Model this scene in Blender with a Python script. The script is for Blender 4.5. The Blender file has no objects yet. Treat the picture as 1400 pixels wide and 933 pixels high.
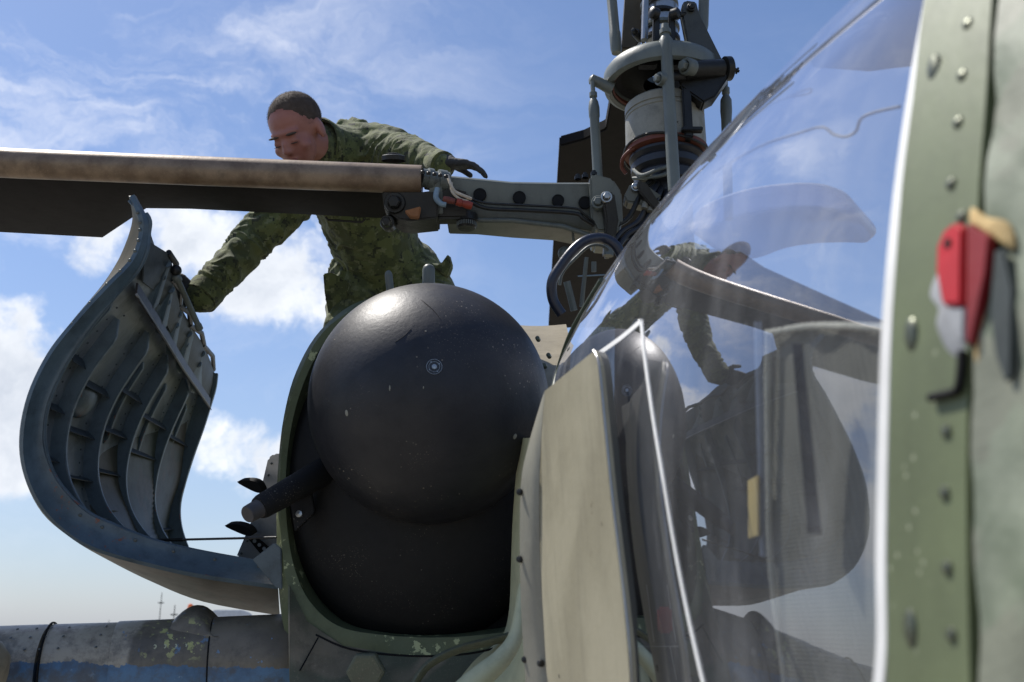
import bpy, bmesh, math, random
import numpy as np
from mathutils import Vector, Matrix, noise as mn
random.seed(7)
SC = bpy.context.scene
COL = SC.collection
# ------------------------------------------------------------------ camera
CAMH = 2.2
FX = 1361.1; TH = math.radians(16); CT, ST = math.cos(TH), math.sin(TH)
cd = bpy.data.cameras.new('camera'); cam = bpy.data.objects.new('camera', cd); COL.objects.link(cam)
cam.location = (0, 0, CAMH); cam.rotation_euler = (math.radians(90) + TH, 0, 0)
cd.sensor_width = 36; cd.lens = 35; cd.clip_start = .05; cd.clip_end = 20000
cd.dof.use_dof = True; cd.dof.focus_distance = 2.75; cd.dof.aperture_fstop = 5.0
SC.camera = cam
SC.view_settings.view_transform = 'Standard'; SC.view_settings.look = 'None'
SC.view_settings.exposure = 0.35; SC.view_settings.gamma = 1
SC.render.engine = 'CYCLES'
SC.cycles.use_denoising = True; SC.cycles.max_bounces = 10; SC.cycles.transparent_max_bounces = 16
SC.cycles.sample_clamp_indirect = 4
# ------------------------------------------------------------------ node helper
class NT:
    def __init__(s, nt): s.t = nt; nt.nodes.clear()
    def n(s, typ, **kw):
        nd = s.t.nodes.new(typ)
        for k, v in kw.items():
            if k.startswith('i_'):
                nm = k[2:]; nm = int(nm) if nm.isdigit() else nm.replace('_', ' ')
                sock = nd.inputs[nm]
                if isinstance(v, bpy.types.NodeSocket): s.t.links.new(v, sock)
                else: sock.default_value = v
            else: setattr(nd, k, v)
        return nd
    def m(s, op, a, b=0.0, c=0.0, clamp=False):
        nd = s.t.nodes.new('ShaderNodeMath'); nd.operation = op; nd.use_clamp = clamp
        for i, v in enumerate((a, b, c)):
            if isinstance(v, bpy.types.NodeSocket): s.t.links.new(v, nd.inputs[i])
            else: nd.inputs[i].default_value = v
        return nd.outputs[0]
    def vm(s, op, a, b=(0, 0, 0)):
        nd = s.t.nodes.new('ShaderNodeVectorMath'); nd.operation = op
        for i, v in enumerate((a, b)):
            if isinstance(v, bpy.types.NodeSocket): s.t.links.new(v, nd.inputs[i])
            else: nd.inputs[i].default_value = v
        return nd.outputs['Value'] if op in ('LENGTH', 'DOT_PRODUCT', 'DISTANCE') else nd.outputs[0]
    def mix(s, f, a, b, blend='MIX'):
        nd = s.t.nodes.new('ShaderNodeMix'); nd.data_type = 'RGBA'; nd.blend_type = blend; nd.clamp_factor = True
        for i, v in ((0, f), (6, a), (7, b)):
            if isinstance(v, bpy.types.NodeSocket): s.t.links.new(v, nd.inputs[i])
            else: nd.inputs[i].default_value = v if i == 0 or len(v) == 4 else (*v, 1)
        return nd.outputs[2]
    def ss(s, x, lo, hi):
        nd = s.t.nodes.new('ShaderNodeMapRange'); nd.interpolation_type = 'SMOOTHSTEP'
        s.t.links.new(x, nd.inputs[0]); nd.inputs[1].default_value = lo; nd.inputs[2].default_value = hi
        return nd.outputs[0]
    def noise(s, vec, scale, detail=4, rough=.55, dist=0.0, out=0):
        return s.n('ShaderNodeTexNoise', i_Vector=vec, i_Scale=scale, i_Detail=detail, i_Roughness=rough, i_Distortion=dist).outputs[out]
    def link(s, a, b): s.t.links.new(a, b)
def ray(px, py):
    x = (px - 700) / FX; y = (466.5 - py) / FX
    return Vector((x, CT - y * ST, ST + y * CT))
# ------------------------------------------------------------------ sun and sky
SUN = Vector((-.42, .27, .87)).normalized()
EL = math.asin(SUN.z); AZ = math.atan2(SUN.x, SUN.y)
sl = bpy.data.lights.new('sun', 'SUN'); sl.energy = 4.6; sl.angle = math.radians(.53); sl.color = (1, .955, .89)
so = bpy.data.objects.new('sun', sl); COL.objects.link(so); so.location = (-4, 3, 12)
so.rotation_euler = SUN.to_track_quat('Z', 'Y').to_euler()
W = bpy.data.worlds.new('World'); SC.world = W; W.use_nodes = True
w = NT(W.node_tree)
sky = w.n('ShaderNodeTexSky', sky_type='NISHITA', sun_disc=False, sun_elevation=EL, sun_rotation=AZ, air_density=1.0, dust_density=.7, ozone_density=2.2)
dirv = w.n('ShaderNodeTexCoord').outputs['Generated']
sep = w.n('ShaderNodeSeparateXYZ', i_0=dirv)
skyc = w.mix(1.0, sky.outputs[0], (.95, .99, 1.10), 'MULTIPLY')
haze = w.ss(sep.outputs[2], .42, -.03)
skyc = w.mix(w.m('MULTIPLY', haze, .52), skyc, (3.6, 4.25, 5.5))
wob = w.vm('SUBTRACT', w.n('ShaderNodeTexNoise', i_Vector=dirv, i_Scale=7.0, i_Detail=6.0, i_Roughness=.6).outputs['Color'], (.5, .5, .5))
wv = w.vm('ADD', dirv, w.vm('MULTIPLY', wob, (.13, .13, .10)))
fb = w.noise(wv, 9.0, 9, .58)
dens = w.m('MULTIPLY', w.m('SUBTRACT', w.noise(dirv, 2.3, 3, .5), .60), 3.0)
# cumulus banks: centre (as a direction), angular size, strength
banks = [((345, 375), .075, .062, 1.0), ((290, 330), .07, .05, .9), ((400, 420), .06, .05, .75), ((130, 360), .055, .03, .55), ((165, 340), .05, .035, .6),
         ((15, 560), .085, .085, 1.15), ((-60, 520), .12, .10, 1.0), ((20, 480), .05, .03, .8), ((335, 620), .055, .055, .85), ((300, 660), .05, .03, .4), ((60, 690), .12, .03, .2),
         ((-260, 380), .16, .08, .8), ((470, 300), .06, .03, .4), ((-620, 460), .25, .1, .8), ((1250, 560), .2, .1, .6), ((1700, 400), .3, .14, .7)]
tot = None
for (c, sx, sz, k) in banks:
    d0 = ray(*c).normalized()
    r = w.vm('LENGTH', w.vm('MULTIPLY', w.vm('SUBTRACT', dirv, tuple(d0)), (1 / sx, 1 / sx, 1 / sz)))
    g = w.m('MULTIPLY', w.ss(r, 1.7, 0.0), k)
    tot = g if tot is None else w.m('MAXIMUM', tot, g)
tot = w.m('MAXIMUM', tot, dens)
cov = w.m('ADD', w.m('MULTIPLY', tot, .95), w.m('MULTIPLY', w.m('SUBTRACT', fb, .5), 2.1))
cmask = w.m('MULTIPLY', w.ss(cov, .32, .66), w.ss(tot, .02, .22))
shade = w.noise(w.vm('ADD', wv, (.03, -.02, .05)), 13.0, 5, .6)
cshade = w.m('ADD', w.m('MULTIPLY', w.ss(cov, .45, 1.25), -.35), w.m('MULTIPLY', shade, 1.0), clamp=True)
ccol = w.mix(cshade, (4.6, 5.1, 6.0), (10.6, 10.7, 10.8))
# thin high cirrus
cv = w.vm('MULTIPLY', wv, (2.2, 3.0, 7.0))
ci = w.ss(w.noise(cv, 1.6, 8, .62, .6), .42, .80)
cz = w.ss(w.vm('LENGTH', w.vm('SUBTRACT', dirv, tuple(ray(60, 70).normalized()))), .50, .08)
thin = w.m('MULTIPLY', ci, w.m('ADD', w.m('MULTIPLY', cz, .95), .06))
sky2 = w.mix(thin, skyc, (8.0, 8.2, 8.9))
out = w.mix(cmask, sky2, ccol)
bg = w.n('ShaderNodeBackground', i_Color=out, i_Strength=.10)
w.link(bg.outputs[0], w.n('ShaderNodeOutputWorld').inputs[0])
# ------------------------------------------------------------------ placing: a point from a sight line and its distance / depth plane / height
def P(px, py, d):
    v = ray(px, py) * d; return Vector((v.x, v.y, v.z + CAMH))
def PY(px, py, Y):
    r = ray(px, py); return P(px, py, Y / r.y)
def PZ(px, py, z):
    r = ray(px, py); return P(px, py, (z - CAMH) / r.z)
def px2m(p, d): return p * d / FX
# ------------------------------------------------------------------ mesh building
def frame(t):
    t = t.normalized(); a = Vector((0, 0, 1)) if abs(t.z) < .9 else Vector((1, 0, 0))
    u = t.cross(a).normalized(); return u, t.cross(u).normalized()
def smooth_path(pts, n=6, closed=False):
    P_ = [Vector(p) for p in pts]; N = len(P_); out = []
    rng = range(N) if closed else range(N - 1)
    for i in rng:
        if closed: a, b, c, d = P_[(i - 1) % N], P_[i], P_[(i + 1) % N], P_[(i + 2) % N]
        else: a, b, c, d = P_[max(i - 1, 0)], P_[i], P_[i + 1], P_[min(i + 2, N - 1)]
        for k in range(n):
            t = k / n
            out.append(.5 * ((2 * b) + (c - a) * t + (2 * a - 5 * b + 4 * c - d) * t * t + (3 * b - a - 3 * c + d) * t ** 3))
    if not closed: out.append(P_[-1])
    return out
class MB:
    def __init__(s): s.v = []; s.f = []
    def add(s, vs, fs):
        o = len(s.v); s.v += [Vector(v) for v in vs]; s.f += [tuple(o + i for i in f) for f in fs]; return s
    def ring_loft(s, rings, closed=True, caps=True):
        n = len(rings[0]); vs = [p for r in rings for p in r]; fs = []
        for i in range(len(rings) - 1):
            for j in range(n if closed else n - 1):
                k = (j + 1) % n
                fs.append((i * n + j, i * n + k, (i + 1) * n + k, (i + 1) * n + j))
        if caps and closed:
            fs.append(tuple(range(n))[::-1]); fs.append(tuple((len(rings) - 1) * n + j for j in range(n)))
        return s.add(vs, fs)
    def tube(s, path, r, seg=16, caps=True, flat=1.0):
        path = [Vector(p) for p in path]; rings = []; u = None
        for i, p in enumerate(path):
            t = (path[min(i + 1, len(path) - 1)] - path[max(i - 1, 0)])
            if t.length < 1e-9: t = Vector((0, 0, 1))
            t.normalize()
            if u is None: u, _ = frame(t)
            u = (u - t * u.dot(t)).normalized(); v2 = t.cross(u)
            rr = r[i] if isinstance(r, (list, tuple)) else r
            rings.append([p + (u * math.cos(a) + v2 * math.sin(a) * flat) * rr for a in (2 * math.pi * k / seg for k in range(seg))])
        return s.ring_loft(rings, True, caps)
    def rod(s, a, b, prof, seg=20):          # prof: (fraction along, radius)
        a, b = Vector(a), Vector(b); t = (b - a); L = t.length; t.normalize(); u, v2 = frame(t)
        rings = [[a + t * (L * f) + (u * math.cos(q) + v2 * math.sin(q)) * r for q in (2 * math.pi * k / seg for k in range(seg))] for f, r in prof]
        return s.ring_loft(rings)
    def lathe(s, c, axis, prof, seg=48, caps=False):     # prof: (radius, distance along the axis)
        axis = Vector(axis).normalized(); u, v2 = frame(axis); c = Vector(c)
        rings = [[c + axis * h + (u * math.cos(q) + v2 * math.sin(q)) * r for q in (2 * math.pi * k / seg for k in range(seg))] for r, h in prof]
        return s.ring_loft(rings, True, caps)
    def ball(s, c, r, ax=(1, 1, 1), R=None, nu=24, nv=16):
        rings = []; R = R or Matrix.Identity(3)
        for i in range(nv + 1):
            th = math.pi * (i + .0) / nv; rr = max(math.sin(th), 1e-4)
            rings.append([Vector(c) + R @ Vector((rr * math.cos(q) * r * ax[0], rr * math.sin(q) * r * ax[1], math.cos(th) * r * ax[2])) for q in (2 * math.pi * k / nu for k in range(nu))])
        return s.ring_loft(rings)
    def box(s, c, dx, dy, dz):               # half-extent vectors
        c, dx, dy, dz = Vector(c), Vector(dx), Vector(dy), Vector(dz)
        vs = [c + dx * i + dy * j + dz * k for i in (-1, 1) for j in (-1, 1) for k in (-1, 1)]
        return s.add(vs, [(0, 1, 3, 2), (4, 6, 7, 5), (0, 4, 5, 1), (2, 3, 7, 6), (0, 2, 6, 4), (1, 5, 7, 3)])
    def prism(s, pts, thick):                # polygon and a thickness vector
        pts = [Vector(p) for p in pts]; th = Vector(thick); n = len(pts)
        fs = [tuple(range(n))[::-1], tuple(n + i for i in range(n))] + [(i, (i + 1) % n, n + (i + 1) % n, n + i) for i in range(n)]
        return s.add(pts + [p + th for p in pts], fs)
    def sheet(s, grid, th):                  # grid[i][j] of points, thickness vector or function of normal
        ni, nj = len(grid), len(grid[0]); top = [Vector(p) for r in grid for p in r]; nr = []
        for i in range(ni):
            for j in range(nj):
                a = grid[min(i + 1, ni - 1)][j] - grid[max(i - 1, 0)][j]; b = grid[i][min(j + 1, nj - 1)] - grid[i][max(j - 1, 0)]
                c = a.cross(b); nr.append(c.normalized() if c.length > 1e-12 else Vector((0, 0, 0)))
        N = ni * nj; fs = []
        for i in range(ni - 1):
            for j in range(nj - 1):
                q = (i * nj + j, i * nj + j + 1, (i + 1) * nj + j + 1, (i + 1) * nj + j); fs.append(q); fs.append(tuple(N + k for k in q[::-1]))
        for i in range(ni - 1):
            for j in (0, nj - 1):
                a, b = i * nj + j, (i + 1) * nj + j; fs.append((a, b, N + b, N + a) if j == 0 else (b, a, N + a, N + b))
        for j in range(nj - 1):
            for i in (0, ni - 1):
                a, b = i * nj + j, i * nj + j + 1; fs.append((b, a, N + a, N + b) if i == 0 else (a, b, N + b, N + a))
        return s.add(top + [p + n * th for p, n in zip(top, nr)], fs)
    def build(s, name, mat, parent=None, smooth=35, bevel=0, **props):
        me = bpy.data.meshes.new(name); c = sum(s.v, Vector()) / len(s.v)
        me.from_pydata([v - c for v in s.v], [], s.f); me.materials.append(mat)
        bm = bmesh.new(); bm.from_mesh(me); bmesh.ops.recalc_face_normals(bm, faces=bm.faces)
        if bevel:
            ed = [e for e in bm.edges if len(e.link_faces) == 2 and e.calc_face_angle(0) > .5]
            bmesh.ops.bevel(bm, geom=ed, offset=bevel, segments=2, affect='EDGES', clamp_overlap=True)
        bm.to_mesh(me); bm.free()
        if smooth:
            for p in me.polygons: p.use_smooth = True
            me.set_sharp_from_angle(angle=math.radians(smooth))
        return link(name, me, c, parent, **props)
LOC = {}
def link(name, me, c, parent=None, **props):
    o = bpy.data.objects.new(name, me); COL.objects.link(o); LOC[o] = Vector(c)
    if parent: o.parent = parent; o.location = Vector(c) - LOC[parent]
    else: o.location = c
    for k, v in props.items(): o[k] = v
    return o
def thing(name, label, cat, loc, group=None):
    o = bpy.data.objects.new(name, None); COL.objects.link(o); o.location = loc; LOC[o] = Vector(loc); o.empty_display_size = .1
    o['label'] = label; o['category'] = cat
    if group: o['group'] = group
    return o
def at(o, p, R=None, parent=None):            # a copy sharing mesh data
    c = o.copy(); COL.objects.link(c); c.parent = parent or o.parent; LOC[c] = Vector(p)
    c.location = Vector(p) - (LOC[c.parent] if c.parent else Vector())
    if R is not None: c.rotation_euler = R.to_euler()
    return c
# ------------------------------------------------------------------ materials
def mat(name, base, c2=None, rough=.5, metal=0., nscale=6., amt=.6, grime=.35, bump=.15, bscale=60., spec=.4, chips=None, chip_amt=.0, chip_scale=40., streak=False, rvar=.15, coat=0., c3=None, cs=3.0, speck=None, sheen=0., dust=None):
    m = bpy.data.materials.new(name); m.use_nodes = True; n = NT(m.node_tree)
    co = n.n('ShaderNodeTexCoord').outputs['Object']
    c2 = c2 or tuple(x * .72 for x in base)
    a = n.noise(co, nscale, 6, .6)
    col = n.mix(n.m('MULTIPLY', n.ss(a, .35, .68), amt), base, c2)
    if c3: col = n.mix(n.ss(n.noise(n.vm('ADD', co, (3.1, 1.7, .4)), cs, 3, .5, .4), .50, .53), col, c3)
    v = co if not streak else n.vm('MULTIPLY', co, (1, 1, .15))
    g = n.noise(v, 23., 7, .68)
    col = n.mix(n.m('MULTIPLY', n.ss(g, .45, .8), grime), col, tuple(x * .35 for x in base))
    fine = n.noise(co, 240., 3, .6)
    col = n.mix(n.m('MULTIPLY', n.ss(fine, .55, .8), grime * .5), col, tuple(min(1, x * 1.7 + .01) for x in base))
    if dust:
        dn = n.m('MULTIPLY', n.ss(n.noise(co, 3.2, 9, .74, .3), .50, .72), .40); col = n.mix(dn, col, dust)
        v2 = n.n('ShaderNodeTexVoronoi', i_Vector=n.vm('ADD', co, n.vm('MULTIPLY', n.n('ShaderNodeTexNoise', i_Vector=co, i_Scale=30.).outputs['Color'], (.02, .02, .02))), i_Scale=190.)
        col = n.mix(n.m('MULTIPLY', n.m('LESS_THAN', v2.outputs['Distance'], .16), n.ss(n.noise(co, 5., 4), .50, .66)), col, (.16, .13, .10))
        sc_ = n.noise(n.vm('MULTIPLY', co, (8., 8., 90.)), 1.6, 5, .7, 1.2); col = n.mix(n.m('MULTIPLY', n.ss(sc_, .66, .70), .35), col, dust)
    bs = n.n('ShaderNodeBsdfPrincipled'); rg = n.m('ADD', rough - rvar / 2, n.m('MULTIPLY', g, rvar), clamp=True)
    if chips:
        cm = n.ss(n.m('ADD', n.noise(co, chip_scale, 8, .7), n.m('MULTIPLY', n.noise(co, chip_scale * .12, 2), .5)), 1.0 - chip_amt, 1.02 - chip_amt)
        col = n.mix(cm, col, chips)
    if speck:
        vo = n.n('ShaderNodeTexVoronoi', i_Vector=co, i_Scale=75.); sm = n.m('MULTIPLY', n.m('LESS_THAN', vo.outputs['Distance'], .13), n.ss(n.noise(co, 6., 3), .52, .62))
        col = n.mix(n.m('MULTIPLY', sm, .8), col, speck)
    bs.inputs['Base Color'].default_value = (*base, 1); n.link(col, bs.inputs['Base Color']); n.link(rg, bs.inputs['Roughness'])
    bs.inputs['Metallic'].default_value = metal; bs.inputs['Specular IOR Level'].default_value = spec
    bs.inputs['Coat Weight'].default_value = coat; bs.inputs['Coat Roughness'].default_value = .15
    if sheen: bs.inputs['Sheen Weight'].default_value = sheen
    h = n.m('ADD', n.noise(co, bscale, 6, .65), n.m('MULTIPLY', n.noise(co, bscale * .15, 3), 1.5))
    bp = n.n('ShaderNodeBump', i_Height=h, i_Strength=bump, i_Distance=.004); n.link(bp.outputs[0], bs.inputs['Normal'])
    n.link(bs.outputs[0], n.n('ShaderNodeOutputMaterial').inputs[0]); m['nt'] = 1
    return m
M = {}
M['dome'] = mat('black_dome_paint', (.012, .0125, .016), (.020, .0195, .022), rough=.47, nscale=9, amt=.9, grime=.5, bump=.16, bscale=90, spec=.4, speck=(.30, .26, .20), rvar=.22, dust=(.045, .041, .036))
M['housing'] = mat('matt_black_housing', (.006, .006, .0065), (.010, .0095, .009), rough=.7, bump=.2, spec=.35, speck=(.16, .15, .13), dust=(.016, .0145, .013))
M['olive'] = mat('olive_hull_paint', (.125, .145, .075), (.09, .11, .055), rough=.55, grime=.55, c3=(.065, .085, .05), cs=1.6, chips=(.42, .45, .24), chip_amt=.135, chip_scale=26)
M['tan'] = mat('tan_hull_paint', (.30, .26, .18), (.22, .19, .13), rough=.5, grime=.45)
M['camo'] = mat('brown_green_hull_paint', (.26, .22, .155), (.17, .15, .105), rough=.55, grime=.7, nscale=14, amt=.9, c3=(.11, .12, .08), cs=2.0, chips=(.3, .1, .06), chip_amt=.02)
M['cream'] = mat('cream_green_edge_paint', (.55, .55, .36), (.42, .44, .27), rough=.5, grime=.3)
M['greypaint'] = mat('blue_grey_primer', (.080, .118, .148), (.055, .086, .11), rough=.42, grime=.8, nscale=12, amt=.9, spec=.5, chips=(.16, .06, .04), chip_amt=.07)
M['greydark'] = mat('dark_grey_rib_paint', (.105, .145, .175), (.075, .105, .125), rough=.45, grime=.6, spec=.5)
M['stringer'] = mat('stringer_paint', (.030, .040, .048), (.05, .062, .07), rough=.5, grime=.6)
M['skininner'] = mat('inner_skin_paint', (.15, .175, .19), (.22, .24, .25), rough=.42, grime=.7, nscale=9, c3=(.11, .13, .145), cs=5)
M['outer'] = mat('outer_cowl_paint', (.050, .047, .034), (.095, .085, .06), rough=.5, grime=.6, c3=(.05, .06, .045), cs=4)
M['bronze'] = mat('worn_brown_leading_edge', (.26, .185, .12), (.14, .09, .055), rough=.42, metal=.2, nscale=14, amt=.9, grime=.7, spec=.5, bump=.12, rvar=.3)
M['blade'] = mat('black_blade_paint', (.009, .0078, .0075), (.013, .0105, .010), rough=.75, spec=.15, grime=.3, bump=.1)
M['rotor'] = mat('grey_green_rotor_paint', (.135, .150, .132), (.095, .106, .095), rough=.42, spec=.5, grime=.55, streak=True)
M['rotordark'] = mat('greasy_dark_metal', (.030, .030, .028), (.018, .018, .017), rough=.4, metal=.4, grime=.6, bump=.3)
M['drum'] = mat('pale_grey_drum_paint', (.27, .26, .21), (.19, .185, .15), rough=.45, grime=.7, nscale=9, chips=(.05, .04, .02), chip_amt=.06)
M['redbrown'] = mat('red_brown_seal', (.16, .050, .030), rough=.6)
M['steel'] = mat('bare_steel', (.42, .42, .41), (.28, .28, .27), rough=.3, metal=.9, grime=.4)
M['silver'] = mat('bare_aluminium_panel', (.50, .50, .50), (.36, .36, .37), rough=.38, metal=.6, grime=.4)
M['rubber'] = mat('black_rubber', (.020, .022, .028), rough=.42, spec=.5)
M['navytube'] = mat('navy_handle_paint', (.018, .022, .038), rough=.32, spec=.5)
M['beige'] = mat('beige_plate_paint', (.36, .33, .235), (.27, .245, .17), rough=.48, nscale=5, amt=.9, grime=.4, streak=True, chips=(.10, .08, .05), chip_amt=.03)
M['beigeedge'] = mat('plate_edge', (.15, .145, .12), rough=.5)
M['green'] = mat('green_canopy_frame', (.130, .155, .078), (.105, .125, .066), rough=.5, nscale=9, amt=.9, grime=.4, bump=.1, streak=True, speck=(.30, .32, .22))
M['canvas'] = mat('weathered_canvas_paint', (.225, .25, .185), (.10, .125, .08), rough=.6, nscale=16, amt=1.0, grime=.3, bump=.5, bscale=30, c3=(.19, .20, .15), cs=9)
M['white'] = mat('white_sealant', (.80, .80, .78), rough=.75, grime=.10, bump=.05, spec=.2)
M['black'] = mat('black_gap', (.008, .008, .008), rough=.7, spec=.2)
M['red'] = mat('red_latch_plastic', (.48, .016, .018), (.36, .012, .016), rough=.42, grime=.1)
M['sealgrey'] = mat('grey_putty', (.30, .31, .32), rough=.6)
M['foam'] = mat('yellow_foam', (.52, .37, .16), rough=.8, bump=.6)
M['screw'] = mat('screw_head', (.13, .14, .10), rough=.35, metal=.55, grime=.3)
M['rivet'] = mat('rivet_heads', (.13, .14, .13), rough=.4, metal=.4)
M['paleRope'] = mat('cream_rope', (.62, .60, .50), rough=.8, bump=.8, bscale=120, grime=.1)
M['dome_plastic'] = mat('pale_dome_plastic', (.58, .59, .64), rough=.3, grime=.08)
M['frame'] = mat('grey_inner_frame', (.15, .155, .165), rough=.5, grime=.2)
M['console'] = mat('black_console', (.018, .019, .021), rough=.5)
M['yellow'] = mat('yellow_tag_paint', (.62, .48, .20), rough=.5, grime=.1)
M['orange'] = mat('orange_beacon_glass', (.8, .18, .04), rough=.2)
M['truckwhite'] = mat('white_truck_paint', (.62, .64, .66), rough=.35, grime=.15)
M['truckglass'] = mat('dark_truck_glass', (.02, .03, .04), rough=.08, spec=.6)
M['strap'] = mat('navy_webbing', (.02, .025, .05), rough=.7)
M['skin'] = mat('skin', (.38, .17, .13), (.30, .115, .088), rough=.5, nscale=9, grime=.08, bump=.1, bscale=90)
M['hair'] = mat('short_brown_hair', (.075, .056, .044), (.11, .085, .068), rough=.8, nscale=60, grime=.3, bump=.35, bscale=260, spec=.15)
M['glove'] = mat('grey_work_glove', (.045, .044, .043), (.025, .025, .025), rough=.75, bump=.5)
M['eye'] = mat('eye_white', (.55, .52, .5), rough=.2); M['lips'] = mat('lips', (.30, .09, .075), rough=.45)
M['redwire'] = mat('red_orange_clamp', (.30, .045, .022), rough=.5); M['bluewire'] = mat('blue_white_tape', (.22, .30, .36), rough=.5); M['pinkwire'] = mat('pale_wire_braid', (.55, .48, .38), rough=.7, bump=.6)
def camo_cloth():
    m = bpy.data.materials.new('camouflage_cloth'); m.use_nodes = True; n = NT(m.node_tree)
    co = n.n('ShaderNodeTexCoord').outputs['Object']
    q = n.vm('SNAP', co, (.006, .006, .006))
    a = n.noise(q, 24., 3, .6); b = n.noise(n.vm('ADD', q, (5, 2, 1)), 38., 3, .6); c = n.noise(n.vm('ADD', q, (1, 9, 4)), 40., 2, .5)
    col = n.mix(n.ss(a, .49, .51), (.115, .130, .045), (.068, .080, .030))
    col = n.mix(n.ss(b, .58, .60), col, (.028, .031, .017)); col = n.mix(n.ss(c, .61, .63), col, (.17, .18, .085))
    col = n.mix(n.m('MULTIPLY', n.ss(n.noise(co, 9., 4), .4, .7), .3), col, (.10, .105, .05))
    bs = n.n('ShaderNodeBsdfPrincipled', i_Roughness=.85); n.link(col, bs.inputs['Base Color'])
    bs.inputs['Sheen Weight'].default_value = .15; bs.inputs['Specular IOR Level'].default_value = .25
    h = n.m('ADD', n.noise(co, 45., 5, .6, .8), n.m('MULTIPLY', n.noise(co, 600., 2), .15))
    bp = n.n('ShaderNodeBump', i_Height=h, i_Strength=.5, i_Distance=.006); n.link(bp.outputs[0], bs.inputs['Normal'])
    n.link(bs.outputs[0], n.n('ShaderNodeOutputMaterial').inputs[0]); return m
M['cloth'] = camo_cloth()
def boom_paint():      # two-tone paint: grey brown above, blue below, flaking at the line
    m = bpy.data.materials.new('two_tone_boom_paint'); m.use_nodes = True; n = NT(m.node_tree)
    g = n.n('ShaderNodeNewGeometry').outputs['Position']; s = n.n('ShaderNodeSeparateXYZ', i_0=g)
    line = n.m('ADD', n.m('SUBTRACT', s.outputs[2], CAMH - .085), n.m('MULTIPLY', n.m('SUBTRACT', n.noise(g, 14., 8, .72), .5), .055))
    line = n.m('ADD', line, n.m('MULTIPLY', n.m('ADD', s.outputs[0], .9), .03))
    up = n.ss(line, -.001, .001)
    top = n.mix(n.ss(n.noise(g, 8., 5), .4, .65), (.20, .172, .125), (.13, .112, .08))
    top = n.mix(n.ss(n.m('ADD', s.outputs[0], n.m('MULTIPLY', n.noise(g, 12.), .06)), -.86, -.87), top, (.40, .355, .27))
    bot = n.mix(n.ss(n.noise(g, 10., 6, .7), .4, .7), (.085, .19, .33), (.05, .11, .20))
    col = n.mix(up, bot, top)
    col = n.mix(n.ss(n.noise(n.vm('ADD', g, (0, 0, 3)), 26., 6, .65), .645, .655), col, (.16, .26, .38))
    gx = n.m('MULTIPLY', n.ss(s.outputs[0], -.90, -.86), n.ss(s.outputs[0], -.72, -.76))
    cy = n.m('MULTIPLY', n.ss(n.noise(g, 42., 4, .6), .57, .585), gx)
    col = n.mix(n.m('MULTIPLY', cy, n.m('MULTIPLY', n.ss(s.outputs[2], CAMH - .09, CAMH - .05), n.ss(s.outputs[2], CAMH + .03, CAMH + .00))), col, (.50, .50, .20))
    col = n.mix(n.m('MULTIPLY', n.ss(n.noise(n.vm('ADD', g, (2, 0, 0)), 9., 8, .75), .46, .62), .65), col, (.085, .075, .06))
    col = n.mix(n.m('MULTIPLY', n.ss(n.noise(g, 30., 8, .7), .5, .8), .6), col, (.05, .045, .04))
    bs = n.n('ShaderNodeBsdfPrincipled', i_Roughness=.42); n.link(col, bs.inputs['Base Color'])
    bp = n.n('ShaderNodeBump', i_Height=n.noise(g, 60., 6), i_Strength=.25, i_Distance=.004); n.link(bp.outputs[0], bs.inputs['Normal'])
    n.link(bs.outputs[0], n.n('ShaderNodeOutputMaterial').inputs[0]); return m
M['boom'] = boom_paint()
def glass_mat(name, fmul, tint, dirt):
    m = bpy.data.materials.new(name); m.use_nodes = True; n = NT(m.node_tree)
    ge = n.n('ShaderNodeNewGeometry'); cs_ = n.m('ABSOLUTE', n.vm('DOT_PRODUCT', ge.outputs['Normal'], ge.outputs['Incoming']))
    fr = n.m('ADD', .04, n.m('MULTIPLY', n.m('POWER', n.m('SUBTRACT', 1.0, cs_), 5.0), .96))
    f = n.m('MULTIPLY', fr, fmul, clamp=True); f = n.m('MINIMUM', f, .9)
    tr = n.n('ShaderNodeBsdfTransparent', i_Color=(*tint, 1)); gl = n.n('ShaderNodeBsdfGlossy', i_Roughness=.012, i_Color=(.93, .94, 1, 1))
    co = n.n('ShaderNodeTexCoord').outputs['Object']
    d1 = n.ss(n.noise(n.vm('MULTIPLY', co, (1, 1, .35)), 9., 7, .65), .42, .85)
    vo = n.n('ShaderNodeTexVoronoi', i_Vector=co, i_Scale=42.); spots = n.m('MULTIPLY', n.ss(vo.outputs['Distance'], .16, .03), n.ss(n.noise(co, 13.), .5, .6))
    df = n.n('ShaderNodeBsdfDiffuse', i_Color=(.62, .63, .64, 1))
    a = n.n('ShaderNodeMixShader', i_0=f, i_1=tr.outputs[0], i_2=gl.outputs[0])
    b = n.n('ShaderNodeMixShader', i_0=n.m('ADD', n.m('ADD', n.m('MULTIPLY', d1, dirt), .045), n.m('MULTIPLY', spots, .12), clamp=True), i_1=a.outputs[0], i_2=df.outputs[0])
    n.link(b.outputs[0], n.n('ShaderNodeOutputMaterial').inputs[0]); return m
M['glass'] = glass_mat('canopy_glass', 2.3, (.82, .84, .86), .15)
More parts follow.
